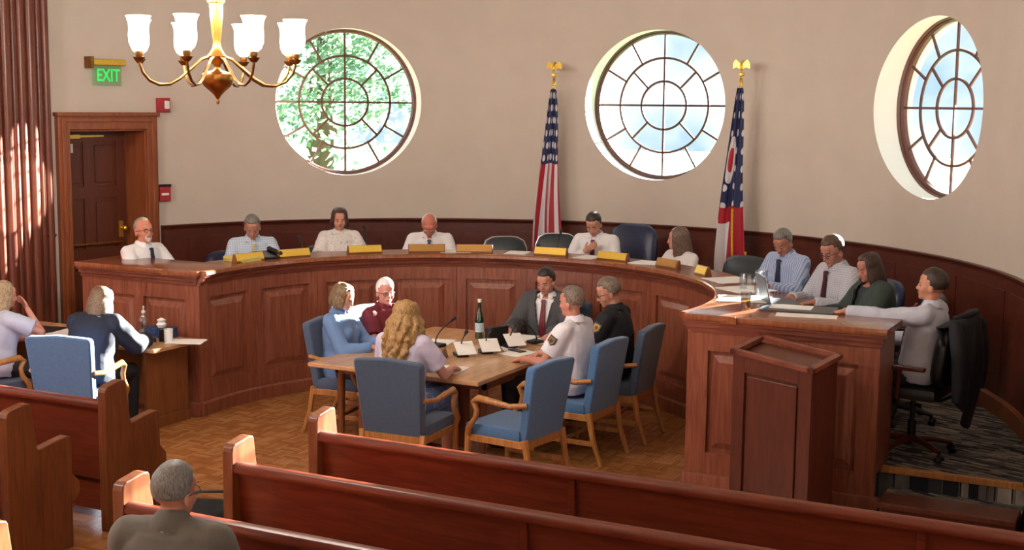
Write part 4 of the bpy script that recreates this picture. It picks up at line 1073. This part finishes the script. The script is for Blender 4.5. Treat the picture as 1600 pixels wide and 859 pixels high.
def patch(e, side, cols):
    S_ = e['S']; a0, el, wr = e['arm'][side]; d = (el-a0).normalized(); c = a0+d*.10*S_; out = (Vector((side, .25, 0))); out = (out-d*out.dot(d)).normalized(); w_ = d.cross(out).normalized()
    c += out*.074*S_
    pts = [(-.036, -.04), (.036, -.04), (.038, .01), (.0, .05), (-.038, .01)]
    for sc, off, col in ((1, 0, cols[0]), (.72, .004, cols[1]), (.42, .007, cols[0])):
        MB().poly([c+w_*x*sc+d*(y*sc)+out*(off+o2) for o2 in (-.008, .002) for x, y in pts], [(4, 3, 2, 1, 0), (5, 6, 7, 8, 9)]+[(i, (i+1) % 5, 5+(i+1) % 5, 5+i) for i in range(5)]).build('shoulder_patch', col, e['shirt'])
G_ = hairm('#6a6560', '#8e8984'); BR = hairm('#2e1c12', '#4a2e1c'); DK = hairm('#140f0d', '#2a201a')
# P1
dperson('man with glasses, goatee, white shirt and dark tie at the left dais end', -86.5, 3.36, math.radians(-4), lean=.02, head=(-.15, -.05, 0), hair=hairm('#77706a', '#a09a94'), hairstyle='receding', sk='#cf8d74', glasses=True, beard=hairm('#b0a9a2', '#d8d2cc'), top=WHITE(), tie='#232a3e', girth=1.12, hands={-1: (-.2, .42, DZ-.06), 1: (.18, .42, DZ-.06)})
dperson('grey haired man in pale blue shirt looking down, second from left at the dais', -65.5, 3.30, -.35, lean=.22, head=(-.1, .5, .05), hair=hairm('#4e4844', '#8f8a86'), sk='#b98470', top=cloth('pale_blue_shirt', '#a9bcd6', '#d5deea', 'check', 14), tie='#c4b98c', hands={-1: (-.15, .42, DZ), 1: (.16, .42, DZ)})
dperson('woman with brown bobbed hair in a white patterned top, speaking into a microphone', -49.0, 3.32, -.15, S=1.0, seat=.54, lean=.12, head=(-.05, .2, 0), female=True, hair=hairm('#2c1a15', '#54342a'), hairstyle='bob', sk='#cf977f', top=cloth('white_patterned_blouse', '#e2dcd8', '#b9aaa6', 'floral', 38), topname='blouse', collar=False, sleeves='short', hands={-1: (-.18, .42, DZ), 1: (.16, .43, DZ)})
dperson('bald white haired man in a white shirt, head bowed over his papers', -32.3, 3.28, -.1, lean=.26, head=(0, .85, 0), hair=hairm('#c9c4c0', '#efebe8'), hairstyle='ring', sk='#c77a68', top=WHITE(), tie='#3a4654', girth=1.15, hands={-1: (-.17, .42, DZ), 1: (.17, .42, DZ)})
dperson('dark haired man in a white shirt and maroon tie resting his hand at his face', -1.0, 3.28, .1, seat=.55, lean=.2, head=(.0, .55, .05), hair=hairm('#1c1512', '#3a2c24'), sk='#c48f78', top=WHITE(), tie='#5b1228', girth=1.05, hands={-1: (-.16, .44, DZ), 1: (.045, .30, DZ+.13)}, poles={1: (1, -.1, -.9)}, palm={1: (-.2, -1, .1)})
dperson('woman with long brown hair and white cardigan looking left, right of the navy chair', 19.0, 3.12, -.2, seat=.47, S=.99, lean=.18, head=(-.75, .1, 0), female=True, hair=hairm('#3c2a22', '#7d6252'), hairstyle='long', sk='#c98f7b', top=cloth('white_cardigan', '#e3dcdc'), topname='cardigan', collar=False, hands={-1: (-.2, .45, DZ), 1: (.1, .42, DZ)})
dperson('grey haired man in a pale blue striped shirt and dark tie looking at a phone', 40.5, 3.34, .25, seat=.55, lean=.18, head=(.15, .6, 0), hair=hairm('#4d4845', '#87827e'), sk='#b47f69', top=cloth('blue_striped_shirt', '#b4c2e0', '#7f90bb', 'stripe', 16), tie='#1e2747', girth=1.05, hands={-1: (-.1, .42, DZ+.03), 1: (.12, .42, DZ+.02)})
dperson('brown haired man with glasses, light checked shirt and dark red tie', 53.6, 3.42, .25, seat=.49, S=1.08, lean=.16, head=(.12, .45, 0), hair=hairm('#3a2a20', '#6b5240'), sk='#b98170', glasses=True, top=cloth('light_check_shirt', '#c9c9d2', '#a7a9b8', 'check', 18), tie='#4a1022', girth=1.1, hands={-1: (-.2, .46, DZ), 1: (.12, .45, DZ)})
dperson('dark haired woman in a dark green blazer at the right side of the dais', 66.5, 3.46, .25, seat=.50, S=.98, lean=.12, head=(.1, .35, 0), female=True, hair=hairm('#241611', '#4a3226'), hairstyle='shoulder', sk='#b87b68', top=cloth('dark_top', '#2c3238'), jacket=cloth('dark_green_blazer', '#36433f'), collar=False, topname='blouse', hands={-1: (-.18, .42, DZ-.05), 1: (.18, .42, DZ-.05)})
person('man in white shirt and red tie reaching onto the right end of the dais', P10LOC+Vector((.03, .0, 0)), P10R, seat=.52, lean=-.14, head=(.05, -.02, 0), hair=hairm('#231813', '#43332a'), sk='#c48a70', top=cloth('light_blue_white_shirt', '#c6cadb'), tie='#7c1a26', hands={-1: (-.30, .46, DH-PH+.022), 1: (.1, .30, .80)}, poles={-1: (-.5, -.2, -.8)}, pants='#1d1c22')
# people at the table
person('woman with blond grey hair in a blue denim shirt at the left table side', (-.90, -.14, 0), ang(1, .12), seat=.44, lean=-.02, S=.98, head=(-.1, .35, 0), female=True, hair=hairm('#4a3826', '#8e7450'), hairstyle='bob', sk='#cf9a84', top=cloth('denim_shirt', '#6787b8'), hands={-1: (-.08, .36, .74), 1: (.1, .34, .74)}, pants='#14151a')
person('white haired man with glasses in a maroon polo shirt', (-.90, .50, 0), ang(1, -.2), seat=.41, S=.97, lean=.04, head=(-.45, .12, 0), hair=hairm('#cfcbc8', '#f2efec'), sk='#c98672', glasses=True, top=cloth('maroon_polo', '#671525'), sleeves='short', girth=1.15, hands={-1: (-.05, .32, .72), 1: (.15, .36, .74)}, pants='#1a1c24')
person('woman with long curly blond hair, white tee and blue floral skirt, her back turned', (.25, -1.06, 0), ang(-.05, 1), lean=.14, S=1.02, head=(-.15, .1, 0), female=True, hair=hairm('#7a5630', '#b8935c'), hairstyle='curly', sk='#d49c88', top=cloth('lilac_white_tee', '#cfc6de'), topname='tee_shirt', collar=False, sleeves='short', hands={-1: (-.12, .40, .75), 1: (.22, .42, .75)}, skirt=cloth('floral_skirt', '#5f79ad', '#c4cfe6', 'floral', 34))
person('dark haired man in grey suit and red tie at the far table end', (.24, 1.52, 0), ang(.04, -1), lean=.12, head=(-.1, .35, 0), hair=hairm('#15110f', '#2b231f'), sk='#c08a76', top=WHITE(), jacket=cloth('grey_suit', '#4b4b50', rough=.85), tie='#6d1424', girth=1.1, hands={-1: (-.2, .45, .745), 1: (.2, .45, .745)}, pants='#33343a')
person('man with short grey brown hair in a white uniform shirt with a dark shoulder patch', (1.10, .10, 0), ang(-1, .05), seat=.475, S=1.03, lean=-.02, head=(-.1, .12, 0), hair=hairm('#4b3a30', '#8a7a6c'), sk='#c98a76', top=cloth('white_uniform_shirt', '#eceaf4'), sleeves='short', girth=1.08, hands={-1: (-.15, .36, .74), 1: (.15, .36, .74)}, pants='#17181f', extras=lambda e: patch(e, -1, (M['black'], M['brassdark'])))
person('man with glasses and greying hair in a black police uniform', (1.14, .86, 0), ang(-1, -.02), seat=.47, S=1.03, lean=.02, head=(.4, .4, 0), hair=hairm('#4f4238', '#8c7c6c'), sk='#bf8772', glasses=True, top=cloth('black_uniform_shirt', '#12141c'), sleeves='short', girth=1.12, hands={-1: (-.15, .36, .74), 1: (.15, .36, .74)}, pants='#101218', extras=lambda e: patch(e, -1, (M['black'], M['goldcloth'])))
person('woman with ash brown bobbed hair in a navy jacket leaning over the papers', (-2.40, -1.50, 0), ang(-.30, 1), lean=.42, S=1.0, head=(-.3, .45, 0), female=True, hair=hairm('#4c3a2a', '#86694a'), hairstyle='shoulder', sk='#cf9a84', top=cloth('dark_blouse', '#22242c'), jacket=cloth('navy_jacket', '#1b2030'), collar=False, topname='blouse', hands={-1: (-.12, .62, .74), 1: (.22, .60, .74)}, pants='#14151b')
person('blond woman in pale grey tee, face on her hand, at the left edge', (-3.30, -1.60, 0), ang(.3, 1), lean=.14, S=.97, head=(-.3, .2, 0), female=True, hair=hairm('#6e5940', '#b49c78'), hairstyle='shoulder', sk='#c98d78', top=cloth('pale_grey_tee', '#b9bdd0'), topname='tee_shirt', collar=False, sleeves='short', hands={-1: (-.1, .40, .74), 1: (.06, .26, 1.0)}, poles={1: (.8, .3, -.8)}, palm={1: (-.3, -1, .1)}, pants='#16181f')
person('grey haired man in grey brown jacket, seen from behind in the near pew', (1.66, -5.12, 0), ang(-.28, 1), seat=.40, S=1.03, lean=.02, head=(-.25, .12, 0), hair=hairm('#57534f', '#85817c'), sk='#b9806a', glasses=True, top=cloth('grey_shirt', '#8d8d92'), jacket=cloth('grey_brown_jacket', '#5d564e'), girth=1.15, hands={-1: (-.16, .34, .60), 1: (.16, .34, .60)}, pants='#2a2a2e')

# ------------------------------------------------------------------ things on the dais, the tables and the floor
def solid(name, label, cat, mb, mat, loc=(0, 0, 0), rz=0, group=None, **k):
    o = mb.build(name, mat, None, **k); o.location = loc; o.rotation_euler = (0, 0, rz); return tag(o, label, cat, group)
def nameplate(a, label, w=.34, dull=False, turn=0, loc=None, z=DH):
    loc = loc if loc is not None else pol(2.34, a, z)
    t = thing('nameplate', label, 'nameplate', loc, (inward(a)+turn) if a is not None else turn, 'name plates along the dais')
    # front faces local +y, towards the well
    MB().prism([(-.035, 0), (.035, 0), (.03, .012), (.004, .075), (-.012, .078)], -w/2, w/2, 'x').build('wooden_holder', M['clerkdesk'], t, bev=.003)
    b = MB(); n = Vector((0, .92, .38)); 
    b.poly([Vector((x, .0335-.028*k_, .013+.064*k_))+n*o_ for o_ in (.001, .004) for x, k_ in ((-w/2+.008, 0), (w/2-.008, 0), (w/2-.008, .97), (-w/2+.008, .97))], [(3, 2, 1, 0), (4, 5, 6, 7), (0, 1, 5, 4), (1, 2, 6, 5), (2, 3, 7, 6), (3, 0, 4, 7)])
    b.build('name_plate_face', M['platedull'] if dull else M['plate'], t)
    return t
nameplate(-79.5, 'gold name plate at the left corner of the dais, standing in front of papers')
nameplate(-67.0, 'gold name plate right of the black device at the left of the dais')
nameplate(-49.0, 'bright gold name plate in front of the woman in the white patterned top')
nameplate(-34.0, 'dull gold name plate before the bald man in the white shirt', .36, True)
nameplate(-22.5, 'brown name plate before the empty chairs near the striped flag', .36, True)
nameplate(-3.6, 'bright gold name plate left of the man with the maroon tie, below the striped flag')
nameplate(13.0, 'bright gold name plate right of the man with the maroon tie')
nameplate(30.0, 'dull gold name plate before the long haired woman in the white cardigan', .30, True)
nameplate(43.5, 'tilted gold name plate left of the phone-reading man in the blue striped shirt', .20)
def paper(label, loc, rz=0, w=.216, l=.28, n=1, mat='paper', group='white papers', cat='paper', th=.002):
    b = MB(); rnd = random.Random(int(loc[0]*100+loc[1]*37))
    for k in range(n):
        b.box((-w/2, -l/2, k*th), (w/2, l/2, k*th+th*.8), Matrix.Rotation(rnd.uniform(-.12, .12)*(k > 0), 4, 'Z'))
    return solid('paper', label, cat, b, M[mat], (loc[0], loc[1], loc[2]+.0005), rz, group)
def dpaper(a, r, label, turn=0, **k): p = pol(r, a, DH); return paper(label, p, inward(a)+turn, **k)
dpaper(-79.5, 2.42, 'thick stack of papers behind the leftmost gold name plate', n=8, mat='yellowpaper', th=.005)
dpaper(-12.5, 2.42, 'white paper lying on the dais left of the striped flag')
dpaper(-27.0, 2.44, 'white paper lying right of the bald man', w=.3)
dpaper(5.5, 2.40, 'white paper before the man with the maroon tie')
dpaper(21.5, 2.43, 'white papers lying before the woman in the white cardigan', turn=.3, n=2, w=.3)
dpaper(53, 2.42, 'large sunlit white paper beside the tilted gold name plate', turn=.2, w=.36, l=.36, n=3)
dpaper(66, 2.42, 'sunlit white papers on the curved dais before the man with glasses', turn=.5, w=.34, l=.36, n=3)
dpaper(79, 2.40, 'sunlit white papers at the inner right end of the dais', turn=.1, w=.34, l=.38, n=3)
paper('white paper on the right end panel ledge, near edge', (2.98, -.10, DH), .2, w=.42, l=.17)
fo = solid('folder', 'dark open folder lying on the right end of the dais', 'folder', MB().box((-.26, -.15, 0), (.26, .15, .012), ch=.003), M['screen'], (2.86, .15, DH+.001), .1)
paper('white paper lying on the dark folder', (2.80, .17, DH+.013), .12, w=.3, l=.2)
def mic(loc, rz, label, base=True, h=.30, lean=.16, group='gooseneck microphones'):
    t = thing('microphone', label, 'microphone', loc, rz, group)
    MB().box((-.05, -.06, 0), (.05, .06, .028), ch=.008).build('base', M['black'], t)
    pts = [(0, .02, .025)]+[(0, .02-lean*(k/6)**1.8, .03+h*k/6) for k in range(1, 7)]
    MB().tube(pts, .0055, 8).build('gooseneck', M['black'], t, smooth=60)
    p = Vector(pts[-1]); q = p+Vector((0, -.035, .03)); b = MB(); b.cone(p, q, .010, .016, 12); b.build('mic_head', M['black'], t, smooth=60)
    return t
mic(pol(2.50, -47.5, DH), inward(-47.5), 'black gooseneck microphone before the woman in the white patterned top', h=.17, lean=.09)
mic(pol(2.50, -3.4, DH), inward(-3.4), 'black gooseneck microphone before the man with the maroon tie', h=.16, lean=.08)
mic(pol(2.52, -62.5, DH), inward(-62.5), 'black gooseneck microphone before the man in the pale blue shirt', h=.10, lean=.06)
def phone_device(loc, rz, label):
    t = thing('conference_phone', label, 'phone', loc, rz)
    b = MB(); b.prism([(-.11, 0), (.11, 0), (.11, .02), (-.11, .06)], -.10, .10, 'x'); b.build('base', M['black'], t, bev=.006)
    b = MB(); b.cone((-.075, -.09, .075), (-.075, .09, .045), .022, .022, 10); b.tube([(-.075, -.09, .082), (-.075, .09, .05)], .018, 10); b.build('handset', M['black'], t, smooth=60); return t
phone_device(pol(2.42, -72.5, DH), inward(-72.5), 'black desk phone between the two leftmost gold name plates')
def glass(loc, label, h=.12, r=.036, water=None, cat='glass'):
    t = MB().lathe([(r*.8, .004), (r*.82, 0), (r, h), (r-.003, h), (r*.8-.002, .006), (.001, .006)], (0, 0, 0), 20).build('drinking_glass', M['clear'], None, smooth=50)
    t.location = loc; tag(t, label, cat, 'drinking glasses on the dais')
    if water: MB().lathe([(.001, .007), (r*.78, .007), (r*.9, h*.6), (.001, h*.6)], (0, 0, 0), 18).build('drink', M[water], t, smooth=50)
    return t
M['tea'] = glassmat('amber_drink', (.75, .5, .2, 1), .1)
glass((2.52, -.03, DH), 'glass with an amber drink at the near edge of the right dais end', .13, .04, 'tea')
glass(pol(2.40, 66, DH+.007), 'clear glass standing on the sunlit papers')
glass(pol(2.48, 61.5, DH), 'clear glass behind the sunlit papers', .10)
def pitcher(loc, rz, label):
    t = MB().lathe([(.045, 0), (.055, .01), (.06, .08), (.045, .15), (.042, .18), (.052, .2), (.049, .2), (.039, .18), (.042, .15), (.056, .08), (.05, .012), (.001, .01)], (0, 0, 0), 22).build('water_pitcher', M['clear'], None, smooth=50)
    t.location = loc; t.rotation_euler = (0, 0, rz); tag(t, label, 'pitcher')
    MB().tube([(.045, 0, .17), (.09, 0, .16), (.095, 0, .09), (.055, 0, .05)], .006, 8).build('handle', M['clear'], t, smooth=60)
pitcher(pol(2.52, 74, DH), .5, 'clear glass water pitcher left of the laptop')
lp = thing('laptop', 'open dark grey laptop on the right side of the dais before the man with glasses', 'laptop', (2.56, .36, DH), ang(-1, -.55))
MB().box((-.16, -.22, 0), (.16, .0, .016), ch=.004).build('keyboard_base', M['screen'], lp)
MB().box((-.16, 0, 0), (.16, .011, .21), Matrix.Translation((0, -.002, .012)) @ Matrix.Rotation(-.25, 4, 'X'), ch=.004).build('screen_lid', M['screen'], lp)
ph = solid('mobile_phone', 'grey phone held by the man in the blue striped shirt', 'phone', MB().box((-.037, -.075, 0), (.037, .075, .009), ch=.003), M['black'], pol(2.80, 44.5, WT_+.055), .5); ph.rotation_euler = (.6, 0, inward(42))
# table in the well
paper('white papers at the left side of the conference table', (-.30, .46, TZ), .2, n=2)
paper('white paper at the near left of the conference table beside the long haired woman', (.36, -.52, TZ), .1, n=2)
paper('white paper under the phone on the conference table', (.50, .36, TZ), -.25)
paper('white papers before the man in the grey suit', (.12, 1.0, TZ), .15, n=3, w=.4)
paper('white paper before the man in the black uniform', (.48, .98, TZ), .5, w=.25)
paper('small white paper between the microphones', (.36, .50, TZ), .6, w=.14, l=.2)
solid('mobile_phone', 'black phone lying on white paper on the conference table', 'phone', MB().box((-.037, -.075, 0), (.037, .075, .009), ch=.003), M['black'], (.46, .42, TZ+.004), 1.2)
nameplate(None, 'gold name plate on the conference table before the long haired woman', .26, loc=(.10, -.20, TZ), turn=ang(-.9, -.35))
bt = thing('water_bottle', 'green glass mineral water bottle on the conference table', 'bottle', (-.10, .80, TZ))
MB().lathe([(.001, .004), (.036, .0), (.038, .01), (.038, .15), (.034, .19), (.016, .25), (.0135, .31), (.0165, .315), (.0165, .325), (.013, .325), (.011, .31), (.013, .25), (.031, .19), (.035, .15), (.035, .012), (.001, .01)], (0, 0, 0), 24).build('glass_body', M['greenglass'], bt, smooth=50)
MB().lathe([(.0385, .06), (.0388, .06), (.0388, .14), (.0385, .14)], (0, 0, 0), 24).build('label', M['labelblue'], bt, smooth=50)
MB().lathe([(.0345, .01), (.0345, .05), (.001, .05)], (0, 0, 0), 20).build('water', M['greenglass'], bt, smooth=50)
MB().lathe([(.017, .318), (.0175, .345), (.001, .347)], (0, 0, 0), 20).build('cap', M['white'], bt, smooth=40)
def cardmic(loc, rz, label):
    t = mic(loc, rz, label, h=.16, lean=.12); b = MB(); b.prism([(-.09, .03), (.03, .115), (.033, .111), (-.086, .024)], -.08, .08, 'x', M4=Matrix.Translation((.02, -.02, 0))); b.build('white_card', M['paper'], t); return t
cardmic((.15, .02, TZ), ang(-.8, .7), 'black microphone with white card, nearest the long haired woman')
cardmic((.26, .24, TZ), ang(-.7, .7), 'black microphone with white card in the middle of the table')
cardmic((.32, .56, TZ), ang(-.8, .6), 'black microphone with white card beside the dark binder')
mic((.42, .84, TZ), ang(.3, 1), 'black microphone nearest the man in the grey suit', h=.16)
mic((-.22, .28, TZ), ang(-1, .1), 'black microphone at the left side of the conference table before the maroon polo', h=.2)
b = MB(); b.box((-.03, -.11, 0), (.03, .11, .17), ch=.01); solid('binder', 'upright black binder on the conference table', 'binder', b, M['black'], (.20, .55, TZ), ang(.4, 1))
# clerk table
CZ = .70
paper('scattered papers at the left of the clerk table', (-3.30, -.74, CZ), .3, n=4, w=.36, l=.3)
paper('sunlit white paper overhanging the right edge of the clerk table', (-2.16, -.60, CZ), .45, n=3, w=.30, l=.22)
paper('open paper file before the woman in the navy jacket', (-2.66, -.78, CZ), -.2, n=2, w=.4)
solid('folder', 'dark folder on the left part of the clerk table', 'folder', MB().box((-.16, -.11, 0), (.16, .11, .02), ch=.004), M['black'], (-3.62, -.78, CZ), .2)
sb = thing('soap_dispenser', 'clear pump bottle of sanitizer on the clerk table', 'bottle', (-2.70, -.52, CZ))
MB().lathe([(.001, .003), (.042, 0), (.045, .01), (.045, .15), (.02, .19), (.016, .2), (.001, .2)], (0, 0, 0), 20).build('bottle_body', M['clear'], sb, smooth=50)
b = MB(); b.lathe([(.018, .195), (.018, .215), (.006, .218), (.006, .25), (.001, .25)], (0, 0, 0), 14); b.tube([(0, 0, .25), (.02, -.02, .255), (.035, -.035, .245)], .007, 8); b.build('pump', M['white'], sb, smooth=50)
MB().lathe([(.001, .005), (.041, .005), (.041, .11), (.001, .11)], (0, 0, 0), 18).build('gel', M['clear'], sb, smooth=50)
tx = thing('tissue_box', 'blue patterned tissue box with a white tissue on the clerk table', 'box', (-2.50, -.52, CZ), .12)
MB().box((-.12, -.06, 0), (.12, .06, .085), ch=.005).build('box', M['navybox'], tx)
b = MB(); b.lathe([(.03, .08), (.045, .11), (.03, .13), (.04, .15), (.012, .165), (.001, .16)], (0, 0, 0), 9); b.build('tissue', M['paper'], tx, smooth=30)
mg = thing('pen_cup', 'white and black cup at the right of the clerk table', 'cup', (-2.30, -.66, CZ))
MB().lathe([(.001, .004), (.036, 0), (.038, .11), (.035, .11), (.033, .006), (.001, .006)], (0, 0, 0), 20).build('cup_body', M['white'], mg, smooth=50)
MB().box((-.06, -.05, 0), (-.03, .03, .105), ch=.004).build('black_holder', M['black'], mg)
solid('stapler', 'black stapler between papers on the clerk table', 'stapler', MB().prism([(-.07, 0), (.07, 0), (.07, .03), (-.06, .055), (-.07, .04)], -.018, .018, 'x'), M['black'], (-2.42, -.72, CZ), .9, bev=.004)
# bags
def bag(name, label, loc, rz, sx, sy, sz):
    t = thing(name, label, 'bag', loc, rz)
    b = MB(); b.loft([(Vector((0, 0, z*sz)), Vector((1, 0, 0)), Vector((0, 1, 0)), sx*w, sy*w) for z, w in ((0, .92), (.05, 1), (.4, 1.03), (.75, .95), (.93, .8), (1, .5))], 20)
    remesh(b, 'bag_body', M['blackcloth'], .012, 2, t, (.012, 9))
    MB().tube([(-sx*.5, 0, sz*.93), (-sx*.35, 0, sz*1.25), (sx*.35, 0, sz*1.25), (sx*.5, 0, sz*.93)], .01, 8).build('strap', M['black'], t, smooth=60)
bag('bag', 'black bag standing behind the left end of the dais below the door', (-3.98, .05, PH), .3, .16, .13, .36)
bag('bag', 'black bag on the floor between the aisle ends of the right pews', (.06, -2.96, 0), .5, .27, .16, .27)
# jacket over the chair back at the right
jk = MB(); nu, nv = 26, 40; vs = []
for j in range(nv+1):
    v = j/nv
    for i in range(nu+1):
        u = i/nu*2-1; wv = .27+.05*min(1, v*2.2)-.16*max(0, v-.72)/.28
        if v < .12: y, z = -.235-.06*(1-v/.12), .86+.16*(v/.12)
        elif v < .22: q = (v-.12)/.10; y, z = -.30-.10*q, 1.03+.015*sin(PI*q)
        else: q = (v-.22)/.78; y, z = -.40-.03*sin(PI*q)+.02*q, 1.03-q*(.80-.22*abs(u-.15)**1.4)
        y += .022*sin(7*u+2.2*v)*min(1, max(0, v-.2)*4)+.25*u*u*.14
        z -= .05*u*u*(1 if v > .12 else .4)
        vs.append((u*wv+.012*sin(11*v), y, z))
jk.poly(vs, [(j*(nu+1)+i, j*(nu+1)+i+1, (j+1)*(nu+1)+i+1, (j+1)*(nu+1)+i) for j in range(nv) for i in range(nu)])
J = thing('jacket', 'dark navy suit jacket draped over the swivel chair back at the right', 'jacket', P10LOC, P10R)
o = jk.build('jacket_body', M['blackcloth'], J, smooth=80); sm = o.modifiers.new('s', 'SOLIDIFY'); sm.thickness = .014
for s in (-1, 1):
    b = MB(); b.tube([(s*.25, -.33, 1.0), (s*.30, -.36, .93), (s*.30, -.38, .78), (s*.29, -.385, .62), (s*.28, -.38, .48)], [.04, .05, .048, .044, .038], 12); b.build('jacket_sleeve', M['blackcloth'], J, smooth=60)
b = MB(); b.tube([(-.17, -.30, 1.02), (-.08, -.385, 1.055), (.08, -.385, 1.055), (.17, -.30, 1.02)], .022, 10); b.build('jacket_collar', M['blackcloth'], J, smooth=60)
